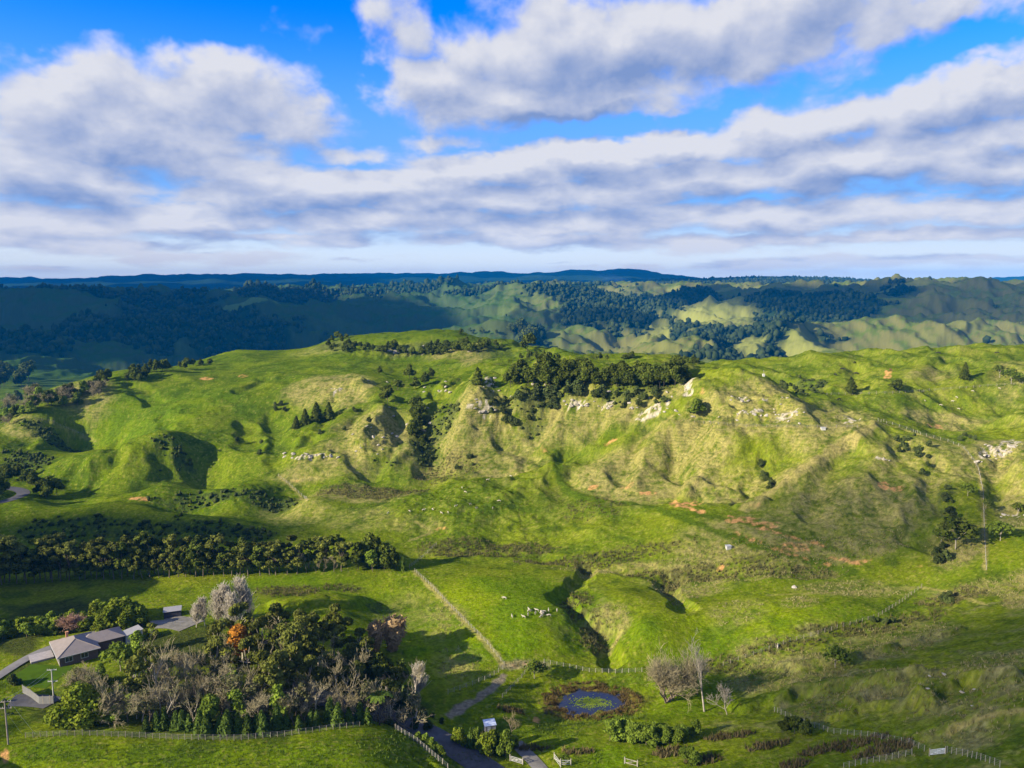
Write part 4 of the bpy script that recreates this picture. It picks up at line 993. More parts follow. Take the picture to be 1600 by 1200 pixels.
for (x, y) in wp:
    P = gz(x, y); u, v = pu(*P); fy = y - front_y(max(-80, min(-30, x)))
    q = random.random()
    if x > -34 and y > 163:
        if q < .6: random.choice(darks).put(P, 1.0 + .6 * random.random(), 'dark blue green bush at the shaded east edge of the wood', 'dark bushes on the east edge of the wood')
        else: random.choice(gums).put(P, .36 + .14 * random.random(), 'dusky gum tree on the shaded east side of the wood', 'gum trees on the east side of the wood')
    elif fy < 13:
        if q < .26: random.choice(paletrunk).put(P, .6 + .25 * random.random(), 'slender bare tree with upright pale trunk near the fence side of the wood', 'slender bare trees on the fence side of the wood')
        elif q < .62: random.choice(wattles).put(P, .72 + .3 * random.random(), 'grey green wattle with feathery bare twigs near the fence side of the wood', 'wattles along the fence side of the wood')
        elif q < .8: random.choice(bares).put(P, .75 + .25 * random.random(), 'brown leafless tree near the fence side of the wood', 'leafless trees on the fence side of the wood')
        else: random.choice(mids).put(P, .7 + .3 * random.random(), 'mid green leafy tree among the grey wattles of the wood', 'leafy trees among the wattles')
    elif u > 400 or (fy > 26 and u > 330):
        if q < .14: random.choice(paletrunk).put(P, .85 + .2 * random.random(), 'bare gum with pale trunk among the green gums of the right half', 'bare gums among the green gums')
        elif q < .74: random.choice(gums).put(P, (.74 + .22 * random.random()) * (.66 if x > -45 else 1), 'tall olive green gum tree with pale trunk in the right half of the wood', 'tall gums in the right half of the wood')
        else: random.choice(bares).put(P, .9 + .25 * random.random(), 'tall leafless tree standing between the gums of the wood', 'leafless trees between the gums')
    else:
        if q < .22: random.choice(paletrunk).put(P, .85 + .3 * random.random(), 'tall bare gum with pale slender trunk in the middle of the wood', 'bare pale trunked gums in the wood')
        elif q < .40: random.choice(gums).put(P, .66 + .2 * random.random(), 'slim gum tree with pale trunk in the left half of the wood', 'slim gums in the left half of the wood')
        elif q < .66: random.choice(bares).put(P, .85 + .3 * random.random(), 'grey brown leafless tree in the middle of the wood', 'leafless trees in the middle of the wood')
        elif q < .84: random.choice(wattles).put(P, .8 + .3 * random.random(), 'grey green wattle deep inside the wood behind the house', 'wattles deep inside the wood')
        else: random.choice(mids).put(P, .85 + .3 * random.random(), 'mid green leafy tree in the left half of the wood', 'leafy trees in the left half of the wood')
for i in range(24):
    x = -72 + 44 * (i + 0.5 * random.random()) / 24
    y = front_y(x) + 2.2 + 2.0 * random.random()
    random.choice(cones).put(gz(x, y), .62 + .5 * random.random(), 'small dark conifer in the row just behind the wood fence', 'young conifers along the wood fence')
def top_place(kind, u, vtop, Y, label, group=None, **kw):
    """a plant at distance Y whose top shows at a pixel"""
    a, t = ray(u, vtop); x = float(a) * Y
    P = gz(x, Y); h = ZC + float(t) * Y - P[2]
    k = kind if isinstance(kind, Kind) else random.choice(kind)
    return k.put(P, h / k.height, label, group, **kw)
top_place(orange, 372, 968, 180, 'tree with bright orange leaves between the olive gums', None, sx=1.25)
top_place(pink, 103, 958, 201, 'round russet leafless tree beside the driveway', None, sx=1.5)
for i, (u, v, Y) in enumerate([(352,915,204),(374,905,206),(338,925,203),(390,925,206),(318,935,204),(363,930,200),(305,945,203)]):
    top_place(poplars, u, v, Y, ['silvery leafless poplar in the clump behind the wood', 'tallest silvery poplar of the clump behind the wood'][i == 1], 'silvery poplars behind the wood' if i != 1 else None, sx=1.15)
top_place(bigbush, 120, 1072, front_y(-78) + 6, 'bushy yellow green tree at the left corner of the wood', None, sx=1.1)
for i, (u, v) in enumerate([(160, 1082), (178, 1070), (196, 1078), (210, 1068), (225, 1074)]):
    top_place([paletrunk, wattles, bares][i % 3], u, v, front_y(-72) + 7 + 2 * (i % 2), 'feathery bare tree at the left end of the wood beside the bushy green tree', 'bare trees at the left end of the wood', sx=1.1)
top_place(mids, 175, 1100, front_y(-72) + 6, 'rounded green tree right of the bushy corner tree')
top_place(mids, 90, 1100, front_y(-80) + 5, 'lower green tree left of the bushy corner tree')
top_place(wattles, 115, 1040, 166, 'pale feathery wattle in front of the house', None)
top_place(wattles, 135, 1050, 164, 'grey wattle beside the pale feathery wattle', None)
top_place(mids, 214, 985, 188, 'leafy tree standing before the small white garage', None, sx=1.2)
top_place(gums, 235, 972, 190, 'slim gum tree right of the small white garage')
top_place(gnarl[0], 186, 1003, 178, 'open crowned olive tree right of the house roof', None)
for i, (u, v, Y) in enumerate([(155,1035,172),(165,1050,168),(200,1020,178),(220,1010,182),(230,1040,172),(185,1070,163)]):
    top_place([mids, greens][i % 2], u, v, Y, 'green leafy tree between the house and the wood', 'leafy trees between the house and the wood')
put_px(ferns, 593, 1133, 46, 'tree fern with a ring of bright fronds at the wood corner')
put_px(plumes, 598, 1095, 36, 'tan pampas clump behind the tree fern')
top_place(bigplume, 612, 968, 196, 'broad tan pampas clump on the edge of the green field', None, sx=1.2)
top_place(bigplume, 585, 975, 194, 'tan pampas clump left of the broad one by the field', None, sx=1.0)
top_place(tallbare, 652, 1040, 172, 'grey leafless tree at the field end of the wood', None, sx=1.2)
top_place(bares, 628, 1050, 172, 'brown leafless tree beside the grey one at the wood end')
for i, (u, v, Y) in enumerate([(600,1020,176),(625,1030,176),(575,1060,166),(612,1062,168),(560,1090,160),(640,1090,166),(625,1110,160),(660,1105,164),(676,1112,165),(690,1120,163),(610,1120,156),(648,1122,158),(668,1125,158),(560,1010,180),(590,1040,172)]):
    top_place([rounds, darks][i > 5], u, v, Y, ['dark tree on the shaded east end of the wood', 'low dark bush between the wood and the road'][i > 5], ['dark trees at the east end of the wood', 'low dark bushes beside the road'][i > 5])
# garden bushes above the house
gr_ = random.Random(12)
for i in range(46):
    f = i / 45
    u = -10 + 240 * f + gr_.uniform(-5, 5); row = i % 3
    Y = 196 + 9 * f + row * 4.0 + gr_.uniform(-1, 1)
    vt = np.interp(u, [-10, 40, 90, 140, 190, 215, 235], [965, 958, 958, 945, 928, 934, 955]) + (2 - row) * 9 + gr_.uniform(-6, 8)
    if abs(u - 103) < 16 and row == 0: continue
    top_place(greens if (u > 130 or gr_.random() < .55) else mids, u, vt, Y, ['bright green bushy tree in the front of the garden belt behind the house', 'bright green bushy tree in the middle of the garden belt behind the house', 'bushy tree at the back of the garden belt behind the house'][row], ['front of the garden belt', 'middle of the garden belt', 'back of the garden belt'][row], sx=1.3)
for i, (u, v, Y) in enumerate([(10,1000,199),(30,1000,200),(50,1005,199),(5,1025,193),(15,985,204),(130,985,205),(150,985,205),(180,978,207),(200,975,208),(100,995,201),(60,1010,197),(0,965,207)]):
    top_place(darks, u, v, Y, 'dark bush low in the garden belt behind the house', 'dark bushes of the garden belt', sx=1.7)
put_px(darks, 22, 1072, 18, 'clipped round dark shrub on the lawn edge', None, sx=1.1)
top_place(darks, 30, 1018, 190, 'brownish dark bush left of the lawn')
for i, (u, v, Y) in enumerate([(5,1090,165),(15,1115,160),(45,1110,163),(60,1120,160),(70,1128,158),(30,1130,156),(5,1140,154),(20,1100,165),(70,1108,164),(80,1122,158),(25,1124,158),(50,1132,155)]):
    top_place([darks, mids][i == 0], u, v, Y, 'shaded bush in the hollow behind the power pole', 'shaded bushes behind the power pole', sx=1.6)
for i, (u, v, Y) in enumerate([(238,945,222),(252,942,222),(266,940,223),(225,950,220)]):
    top_place(mids, u, v, Y, 'spreading shrub beside the dark carport', 'spreading shrubs beside the carport', sx=1.3)

# ------------------------------------------------------------------ shelterbelt
bl = pxpoly([(-40,918),(0,914),(150,906),(300,902),(430,899),(545,893)], GR, 5)
bd = np.r_[0, np.cumsum(np.hypot(np.diff(bl[:, 0]), np.diff(bl[:, 1])))]
nb = int(bd[-1] / 2.9)
for i in range(nb):
    s = bd[-1] * (i + .4 * random.random()) / nb
    x, y = np.interp(s, bd, bl[:, 0]), np.interp(s, bd, bl[:, 1])
    f = s / bd[-1]
    for row in (0, 1):
        yy = y + row * 3.6 + .8 * random.random()
        h = (.82 + .5 * random.random()) * (1.06 - 0.30 * f) * (1.0 if row else .9)
        if f > 0.88 and row == 0 and random.random() < .5: bares[0].put(gz(x, yy), h * .75, 'thin leafless tree at the right end of the long shelterbelt', 'leafless trees at the end of the shelterbelt'); continue
        random.choice(belts).put(gz(x, yy), h, ['olive shelterbelt tree in the front row of the long belt', 'olive shelterbelt tree in the back row of the long belt'][row], ['front row of the shelterbelt', 'back row of the shelterbelt'][row])
for i, (u, v, px) in enumerate([(560,890,44),(574,886,54),(590,888,50),(605,889,42),(618,890,36),(582,893,34),(600,894,26)]):
    put_px(rounds if i != 5 else mids, u, v, px, ['rounded dark tree in the clump ending the shelterbelt', 'lighter green tree at the front of the dark clump'][i == 5], 'dark clump at the end of the shelterbelt' if i != 5 else None)
put_px(cones, 631, 892, 22, 'thin tree standing alone right of the dark clump', None, sx=.6)

# ------------------------------------------------------------------ bush and single trees on the hills
def cluster(lst, kinds, label, group, seed, sx=1.1):
    r = random.Random(seed)
    for (u, v, ru, rv, n, p0, p1) in lst:
        for _ in range(n):
            uu, vv = u + ru * (2 * r.random() - 1), v + rv * (2 * r.random() - 1)
            put_px(kinds, uu, vv, p0 + (p1 - p0) * r.random(), label, group, sx=sx)
cluster([(812,603,22,6,9,26,38),(880,598,36,8,18,28,44),(945,600,30,7,12,24,36),(1000,602,34,6,14,26,38),(1045,602,22,6,9,26,40),(1060,592,10,6,4,26,36)], rounds, 'dark green bush tree in the long stand under the limestone crest', 'bush along the limestone ridge', 21)
cluster([(830,618,30,8,9,10,18),(900,615,50,8,14,9,16),(980,620,50,8,12,8,14),(1010,632,40,6,8,7,12),(860,640,20,12,6,8,14),(800,650,14,16,6,8,14)], darks, 'low shrub on the rocky slope below the ridge bush', 'shrubs below the ridge bush', 22)
cluster([(560,548,50,6,18,9,16),(640,550,50,6,20,10,17),(710,548,34,6,14,12,20),(760,545,24,6,10,10,16),(520,532,26,5,8,8,12)], rounds, 'small dark tree on the bluff below the flat topped hill', 'bluff trees below the flat topped hill', 23, 1.2)
cluster([(830,560,20,3,5,10,14),(960,563,30,3,5,8,14),(1060,566,30,4,6,9,14)], rounds, 'dark tree on the skyline behind the limestone ridge', 'skyline trees behind the ridge', 24, 1.2)
cluster([(655,645,10,8,5,20,30),(655,665,9,8,5,20,28),(650,685,8,8,4,18,26),(662,700,8,6,2,14,18)], rounds, 'dark tree in the steep gully clump on the middle hill', 'gully clump on the middle hill', 25)
for i, (u, v, px) in enumerate([(463,670,20),(477,663,24),(495,657,28),(514,655,26)]):
    put_px(podos, u, v, px, ['leftmost small dark tree of the four on the green slope', 'second dark tree from the left of the four on the green slope', 'tallest dark tree of the four on the green slope', 'right hand dark tree of the four on the green slope'][i])
for (u, v, px, lb) in [(606,632,32,'broad dark tree at the foot of the rocky spur'),(640,592,24,'dark tree at the top of the rocky hollow'),(622,610,18,'small dark tree left in the rocky hollow'),(650,608,20,'dark tree low in the rocky hollow'),(664,602,22,'dark tree beside the rocky cone'),(675,592,18,'dark tree on the rocky cone'),(746,600,26,'lone dark tree left of the limestone knob'),
    (1330,613,24,'upright dark tree alone on the right hand paddock'),(1400,611,20,'broad low dark tree on the right hand paddock'),(1507,592,26,'narrow dark tree by the pale bank on the right'),(1088,648,26,'round bright bush below the limestone peak'),(594,585,14,'small dark tree on the ridge shoulder')]:
    put_px(podos if 'upright' in lb or 'narrow' in lb or 'lone' in lb else (mids if 'bright' in lb else rounds), u, v, px, lb, None, sx=0.8 if 'narrow' in lb else (1.5 if 'low' in lb or 'bright' in lb else 1.1))
for (u, v, px, k, lb) in [(1493,858,48,1,'big spreading dark tree with pale limbs on the right slope'),(1470,850,26,0,'smaller tree left of the big spreading tree'),(1563,845,30,0,'leaning pale trunked tree right of the hill fence'),(1512,775,20,0,'small pale gnarled tree beside the hill fence'),(1305,1043,32,0,'squat gnarled tree alone on the rough slope'),(1540,795,16,1,'small gnarled tree on the fence line'),(1590,805,20,1,'gnarled tree above the pale rock ledge'),(1580,600,24,0,'straggly tree at the right paddock edge'),(1562,590,20,1,'straggly dark tree beside the paddock edge'),(835,1060,26,0,'grey green bushy tree beside the bare track corner')]:
    put_px(gnarl[k], u, v, px, lb, None, sx=1.25)
cluster([(205,592,24,5,9,14,22),(240,580,20,4,9,14,20),(275,576,18,3,7,12,18),(315,572,14,2,4,10,14),(170,600,14,5,5,14,20)], rounds, 'dark tree in the broken line along the left hill crest', 'trees along the left hill crest', 26)
cluster([(70,630,22,10,10,16,26),(110,625,22,10,10,16,24),(150,612,18,8,7,14,22),(30,640,26,10,10,14,22),(10,655,14,8,5,12,20)], [wattles[0], mids[0], rounds[1], wattles[1]], 'grey green tree on the far left slope', 'trees on the far left slope', 27)
cluster([(20,600,26,10,14,22,34),(50,625,10,8,4,14,20)], rounds, 'dark tree in the shaded bush at the left edge', 'shaded bush at the left edge', 28)
cluster([(75,775,14,4,7,22,32),(50,755,14,6,6,14,24),(15,745,16,8,6,14,24),(5,775,8,5,3,22,30)], rounds, 'dark tree beside the bend of the far road', 'trees at the bend of the far road', 29)
cluster([(825,535,14,14,10,18,28),(805,520,10,6,5,10,16),(740,520,40,3,7,6,10)], rounds, 'dark tree on the shoulder right of the flat topped hill', 'trees on the hill shoulder', 30)
cluster([(1410,700,9,14,6,8,14),(1440,720,12,24,7,6,11),(1480,790,10,18,6,7,12),(1470,870,10,14,6,10,16),(1195,740,8,16,6,6,11),(1200,760,8,8,3,8,11),(1240,605,20,5,7,5,9),(1510,685,14,5,5,6,9),(1480,938,14,6,6,9,14),(1385,975,24,6,7,6,11)], darks, 'small dark shrub in the gullies of the right hand hill', 'gully shrubs on the right hand hill', 31)
cluster([(800,645,40,18,8,6,10),(690,730,50,20,8,5,9),(540,660,40,20,6,6,9),(430,640,20,10,4,6,9),(400,700,30,10,3,6,9)], darks, 'small dark shrub scattered on the middle slopes', 'shrubs of the middle slopes', 32)
# beside the pond and the road
top_place(willow, 1045, 995, float(at(1050, 1095)[1]), 'broad grey leafless willow right of the pond', None, sx=1.1, rot=2.4)
put_px(dead_tall, 1101, 1112, 112, 'tall bleached dead tree right of the willow', None, sx=.8, rot=0.6)
put_px(dead_small, 1137, 1116, 54, 'small bleached dead tree right of the tall dead one')
put_px(bares, 1090, 1085, 50, 'brown leafless tree behind the tall dead tree')
put_px(bares, 800, 1150, 34, 'pale leafless bush behind the blue roofed hut', None, sx=1.1)
cluster([(960,1155,16,8,6,22,30),(1000,1165,20,8,7,22,30),(1040,1160,26,6,8,20,28),(1075,1155,20,5,5,18,26),(1080,1195,12,4,3,20,26)], mids, 'dark green scrub bush on the bank below the pond', 'scrub bushes below the pond', 33)
cluster([(1240,1145,22,6,6,18,28)], rounds, 'dark bush in the small clump on the right bank', 'dark clump on the right bank', 34)
for i, (u, v, px) in enumerate([(712,1160,22),(722,1165,26),(735,1168,28),(745,1170,30),(757,1176,30),(768,1178,34),(780,1180,34),(790,1184,40),(772,1168,26),(805,1170,16)]):
    put_px([greens[0], greens[1], cones[0], mids[0]][i % 4], u, v, px, 'leafy roadside tree between the road and the hut', 'roadside trees by the hut', sx=.8)
for i, (u, v, px) in enumerate([(655,1160,16),(665,1165,18),(675,1172,18),(690,1182,16),(684,1176,14)]):
    put_px(mids, u, v, px, 'low roadside shrub below the mound', 'roadside shrubs below the mound', sx=1.2)

# ------------------------------------------------------------------ stuff nobody could count
def grid_samples(mask, spacing, y0, y1, a0, a1, seed, thr=0.5):
    r = np.random.default_rng(seed)
    ys = np.arange(y0, y1, spacing); X0, X1 = a0 * y1, a1 * y1
    xs = np.arange(X0, X1, spacing)
    X, Y = np.meshgrid(xs, ys); X = X + spacing * (r.random(X.shape) - .5) * 1.1; Y = Y + spacing * (r.random(X.shape) - .5) * 1.1
    X, Y = X.ravel(), Y.ravel(); k = (X / Y > a0) & (X / Y < a1); X, Y = X[k], Y[k]
    m = Ground(mask).h(X, Y)
    k = m * (0.25 + 1.1 * r.random(len(m))) > thr
    X, Y = X[k], Y[k]
    return np.c_[X, Y, GR.h(X, Y)], r
ico = bmesh.new(); bmesh.ops.create_icosphere(ico, subdivisions=1, radius=1); ICO_V = np.array([v.co[:] for v in ico.verts]); ICO_F = np.array([[v.index for v in f.verts] for f in ico.faces]); ico.free()
def blob_field(name, P, r, h0, h1, asp, mat, label, cat, jitter=0.28):
    n = len(P); h = h0 + (h1 - h0) * r.random(n) ** 1.7
    V = ICO_V[None] * (1 + jitter * r.normal(size=(n, len(ICO_V), 1)))
    w = h * asp * (0.8 + 0.4 * r.random(n))
    V = V * np.stack([w, w, h * 0.55], 1)[:, None]
    V[..., 2] += (h * 0.42)[:, None]
    V = V + P[:, None]
    Fc = (np.arange(n)[:, None, None] * len(ICO_V) + ICO_F[None]).reshape(-1, 3)
    return link(name, raw_mesh(name, V.reshape(-1, 3), Fc, mat), 'stuff', label, cat)
P1, r = grid_samples(forest_w, 9.6, 1250, 2900, -.72, .72, 41)
P2, r = grid_samples(forest_w, 21, 2900, 5200, -.72, .72, 42)
P3, r = grid_samples((1 - forest_w) * sstep(0.30, 0.5, fbm(GX / 120, GY / 120, 3, 75)), 34, 1250, 3200, -.72, .72, 43)
blob_field('far_forest', np.concatenate([P1, P3[::2]]), r, 8, 18, 0.42, L_FAR, 'dark native bush covering the far valley sides', 'forest')
blob_field('distant_forest', P2, r, 12, 26, 0.45, L_FAR, 'blue dark bush on the plateau before the ranges', 'forest')
def tuft_field(name, P, r, h, w, k, mat, label, cat):
    n = len(P); base = np.repeat(P, k, 0); m = len(base)
    a = r.random(m) * 6.283; o = w * r.random(m); hh = h * (0.5 + 0.8 * r.random(m)); ww = 0.16 * w + 0.1 * h * r.random(m)
    b = base + np.c_[np.cos(a) * o * .5, np.sin(a) * o * .5, -0.08 * np.ones(m)]
    tip = base + np.c_[np.cos(a) * o * 1.3, np.sin(a) * o * 1.3, hh]
    a2 = r.random(m) * 6.283; s = np.c_[np.cos(a2) * ww, np.sin(a2) * ww, np.zeros(m)]
    V = np.stack([b - s, b + s, tip], 1).reshape(-1, 3)
    return link(name, raw_mesh(name, V, np.arange(m * 3).reshape(-1, 3), mat), 'stuff', label, cat)
G_RUSH = leaf_mat('rush stalks', (0.075, 0.075, 0.022), (0.16, 0.14, 0.05), scale=0.3, rnd=0)
G_STRAW = leaf_mat('straw stalks', (0.17, 0.15, 0.05), (0.32, 0.28, 0.12), scale=0.25, rnd=0)
G_SCRUB = leaf_mat('low scrub', (0.032, 0.046, 0.012), (0.07, 0.085, 0.02), scale=0.3, rnd=0)
G_BRAMBLE = leaf_mat('brown bramble', (0.085, 0.068, 0.026), (0.17, 0.135, 0.055), scale=0.3, rnd=0)
G_GRASS = leaf_mat('long grass', (0.075, 0.115, 0.014), (0.13, 0.18, 0.022), scale=0.2, rnd=0)
P, r = grid_samples(rush_w, 1.1, 150, 420, -.72, .72, 51, 0.55)
tuft_field('rushes', P, r, 0.85, 0.55, 7, G_RUSH, 'brown green rushes along the wet flats', 'rushes')
P, r = grid_samples(np.clip(dryness, 0, 1) * (GY < 260), 1.0, 105, 260, -.1, .75, 52, 0.30)
tuft_field('dry_tussocks', P, r, 0.5, 0.5, 5, G_STRAW, 'straw coloured tussocks on the rough slopes', 'tussocks')
P, r = grid_samples(scrub_w, 1.7, 230, 480, -.75, .75, 53, 0.62)
blob_field('low_scrub', P, r, 0.7, 1.7, 0.6, G_SCRUB, 'low dark scrub on the shaded gully faces', 'scrub', 0.35)
bram = blobs([(1140,1150,60,8),(1200,1165,60,8),(1310,1168,90,10),(1380,1170,60,12),(1050,1175,40,10),(1100,1190,40,8),(830,1170,40,5),(900,1175,40,5),(800,1110,30,6),(860,1115,16,5),(1240,1195,30,8)], 0.25)
P, r = grid_samples(bram, 0.6, 120, 190, -.1, .75, 54, 0.6)
tuft_field('bramble', P, r, 0.9, 0.8, 7, G_BRAMBLE, 'brown bramble and dead fern on the banks', 'bramble')
lg = blobs([(750,1185,70,8),(640,1150,30,10),(700,1190,20,10),(960,1120,60,12),(880,1135,50,14),(1000,1140,60,12),(600,1165,60,24,.8),(660,1185,30,14),(300,1180,340,30,.62),(900,1185,60,12)], 0.3)
P, r = grid_samples(lg, 0.75, 118, 190, -.72, .5, 55, 0.55)
tuft_field('long_grass', P, r, 0.42, 0.45, 5, G_GRASS, 'long green grass on the near paddock and road banks', 'grass')
# ------------------------------------------------------------------ roads, drive, pond
M_SEAL = plain_mat('road seal', (0.085, 0.083, 0.085), 0.9, 0.18, 0.6, 0.02, 0.2)
M_GRAVEL = plain_mat('gravel', (0.16, 0.15, 0.125), 0.95, 0.2, 0.9, 0.0, 0.3)
M_CONC = plain_mat('drive concrete', (0.17, 0.16, 0.145), 0.9, 0.12, 0.5, 0.2)
def strip(name, P, half, mat, label, lift=0.10, ncross=7, crown=0.06):
    t = np.gradient(P[:, :2], axis=0); t /= np.linalg.norm(t, axis=1, keepdims=True) + 1e-9
    nrm = np.c_[-t[:, 1], t[:, 0]]
    s = np.linspace(-1, 1, ncross)
    X = P[:, 0:1] + nrm[:, 0:1] * s * half; Y = P[:, 1:2] + nrm[:, 1:2] * s * half
    Zs = np.maximum(GR.h(X, Y), P[:, 2:3] - 0.12) + lift + crown * (1 - s ** 2)
    return link(name, grid_mesh(name, X, Y, Zs, mat), 'structure', label, 'road')
strip('road', ROAD, 2.9, M_SEAL, 'grey country road at the foot of the near mound')
strip('road', LROAD, 2.6, M_SEAL, 'bend of the dark road on the far left')
strip('driveway', HDRIVE, 1.4, M_CONC, 'pale driveway curving past the house')
strip('driveway', DRIVE, 1.5, M_GRAVEL, 'gravel drive beside the white gate')
strip('yard', YARD, 4.0, M_GRAVEL, 'grey gravel yard behind the wood')
strip('yard', YARDL, 2.6, M_SEAL, 'dark sealed yard below the retaining fence')
lawn_m = plain_mat('mown lawn', (0.050, 0.092, 0.006), 0.95, 0.15, 0.4, 0.0, 0.2)
LAWN = wline([tuple(at(38, 1072)[:2]), tuple(at(60, 1056)[:2]), tuple(at(82, 1040)[:2])], 6)
strip('lawn', LAWN, 5.6, lawn_m, 'mown lawn in front of the house', 0.07, 9, 0.0)

wm_, nt, out = node_mat('pond water')
wn_ = N(nt, 'ShaderNodeTexNoise', {'Scale': 1.2, 'Detail': 3.0})
wb_ = N(nt, 'ShaderNodeBump', {'Height': wn_.outputs[0], 'Strength': 0.06, 'Distance': 0.1})
w_ = N(nt, 'ShaderNodeBsdfPrincipled', {'Base Color': (0.030, 0.028, 0.022, 1), 'Roughness': 0.06, 'Specular IOR Level': 0.6, 'Normal': wb_.outputs[0]})
nt.links.new(w_.outputs[0], out.inputs[0])
th = np.linspace(0, 2 * math.pi, 65)[:-1]; V = [(POND[0], POND[1], WATER_Z - 0.08)]
for a in th:
    R = 1 + 0.13 * math.sin(2 * a + .6) + 0.10 * math.sin(3 * a + 2) + 0.05 * math.sin(7 * a)
    V.append((POND[0] + 7.8 * 1.3 * R * math.cos(a), POND[1] + 5.6 * 1.3 * R * math.sin(a), WATER_Z - 0.08))
me = bpy.data.meshes.new('pond'); me.from_pydata(V, [], [(0, i + 1, (i + 1) % 64 + 1) for i in range(64)]); me.materials.append(wm_)
link('pond_water', me, 'structure', 'small blue pond ringed with brown reeds', 'pond')
r = np.random.default_rng(77)
n = 700; rr = r.random(n) ** 0.5; a = r.random(n) * 6.283
LP = np.c_[POND[0] + 0.4 + 3.2 * rr * np.cos(a) + 1.6 * r.normal(size=n), POND[1] - .3 + 1.7 * rr * np.sin(a) + .9 * r.normal(size=n), np.full(n, WATER_Z - 0.05)]
V, Fc = leaf_quads(r, LP, np.tile((0., 0., 1.), (n, 1)) + .02 * r.normal(size=(n, 3)), 0.32, 1.2)
link('water_weed', raw_mesh('water weed', V, Fc, leaf_mat('water weed leaves', (0.14, 0.20, 0.02), (0.2, 0.26, 0.03), rnd=0)), 'stuff', 'yellow green water weed floating on the pond', 'water weed')
n = 2600; a = r.random(n) * 6.283; rr = 1.0 + .62 * r.random(n) ** 1.5
RX, RY = POND[0] + 7.8 * rr * np.cos(a), POND[1] + 5.6 * rr * np.sin(a)
keep = noise(RX / 1.6, RY / 1.6, 95) > 0.0
RX, RY = RX[keep], RY[keep]
RP = np.c_[RX, RY, np.maximum(GR.h(RX, RY), WATER_Z - .1)]
tuft_field('pond_reeds', RP, r, 0.5, 0.5, 5, leaf_mat('brown reeds', (0.085, 0.060, 0.018), (0.165, 0.12, 0.04), scale=0.4, rnd=0), 'brown reeds round the pond', 'reeds')

# ------------------------------------------------------------------ rocks
M_ROCK = plain_mat('limestone', (0.33, 0.295, 0.23), 0.95, 0.3, 1.2, 0.1, 0.8)
def rock_mesh(seed):
    bm = bmesh.new(); bmesh.ops.create_icosphere(bm, subdivisions=3, radius=1)
    me = bpy.data.meshes.new('rock'); bm.to_mesh(me); bm.free()
    co = np.empty(len(me.vertices) * 3); me.vertices.foreach_get('co', co); co = co.reshape(-1, 3)
    k = 1 + 0.45 * fbm(co[:, 0] * 1.6 + co[:, 2] * .8, co[:, 1] * 1.6 - co[:, 2] * .9, 4, seed)
    co = co * k[:, None]; rq = np.random.default_rng(seed)
    for _ in range(6):
        d = unit(rq.normal(size=(1, 3)))[0]; s = co @ d; lim = 0.62 + .2 * rq.random(); co = co - np.where(s > lim, s - lim, 0)[:, None] * d
    me.vertices.foreach_set('co', co.ravel()); me.materials.append(M_ROCK); me.update()
    return me
RM = [rock_mesh(400 + i) for i in range(5)]
ROCKS = [(1170,645,34,5,10,'pale limestone rock on the peak slope','limestone rocks on the peak slope'),(1225,652,34,10,9,'pale limestone rock on the peak slope','limestone rocks on the peak slope'),(1160,625,16,4,4,'pale limestone rock on the peak slope','limestone rocks on the peak slope'),
 (905,632,18,4,6,'white outcrop rock under the ridge bush','outcrop rocks under the ridge bush'),(960,634,30,5,8,'white outcrop rock under the ridge bush','outcrop rocks under the ridge bush'),(1025,642,32,7,8,'white outcrop rock under the ridge bush','outcrop rocks under the ridge bush'),(1072,602,12,8,5,'white outcrop rock under the ridge bush','outcrop rocks under the ridge bush'),
 (765,598,10,10,5,'white rock on the limestone knob','rocks on the limestone knob'),(758,640,16,5,8,'white rock on the limestone knob','rocks on the limestone knob'),(840,600,14,4,3,'white rock on the limestone knob','rocks on the limestone knob'),
 (525,608,12,5,4,'white rock on the left rocky spur','rocks on the left rocky spur'),(488,713,44,5,22,'grey rock in the low outcrop line','grey rocks of the low outcrop line'),(580,690,30,24,8,'grey rock on the middle rocky spur','rocks on the middle rocky spur'),(690,610,14,6,5,'white rock beside the rocky cone','rocks beside the rocky cone'),
 (1565,700,30,8,12,'white rock on the right hand knoll','rocks on the right hand knoll'),(1545,716,20,6,7,'white rock on the right hand knoll','rocks on the right hand knoll'),(1590,806,26,3,7,'pale rock in the ledge at the right edge','ledge rocks at the right edge'),(1376,717,16,3,4,'pale rock on the terraced right slope','rocks on the terraced slope'),
 (620,548,30,5,8,'pale rock on the far bluff','rocks on the far bluff'),(700,546,40,5,6,'pale rock on the far bluff','rocks on the far bluff'),(1500,1080,60,26,6,'grey rock on the near rough slope','rocks on the near rough slope'),(880,622,170,12,24,'small pale rock scattered under the ridge bush','small rocks under the ridge bush'),(620,640,80,45,18,'small pale rock scattered on the middle rocky spurs','small rocks on the middle spurs'),(1150,640,90,22,16,'small pale rock strewn over the straw coloured peak','small rocks on the straw peak'),(1240,918,5,2,2,'pale rock on the flat below the hill','rocks on the flat')]
rr_ = random.Random(5)
for (u, v, ru, rv, n, lb, gr) in ROCKS:
    for _ in range(n):
        uu, vv = u + ru * (2 * rr_.random() - 1), v + rv * (2 * rr_.random() - 1)
        P = at(uu, vv); s = px_h(1.6 + 2.6 * rr_.random() ** 2, P)
        o = link('rock', rr_.choice(RM), None, lb, 'rock', gr)
        o.location = (P[0], P[1], P[2] + s * 0.12); o.rotation_euler = (0.3 * rr_.gauss(0, 1), 0.3 * rr_.gauss(0, 1), 6.28 * rr_.random()); o.scale = (s * 1.3, s, s * 0.55)

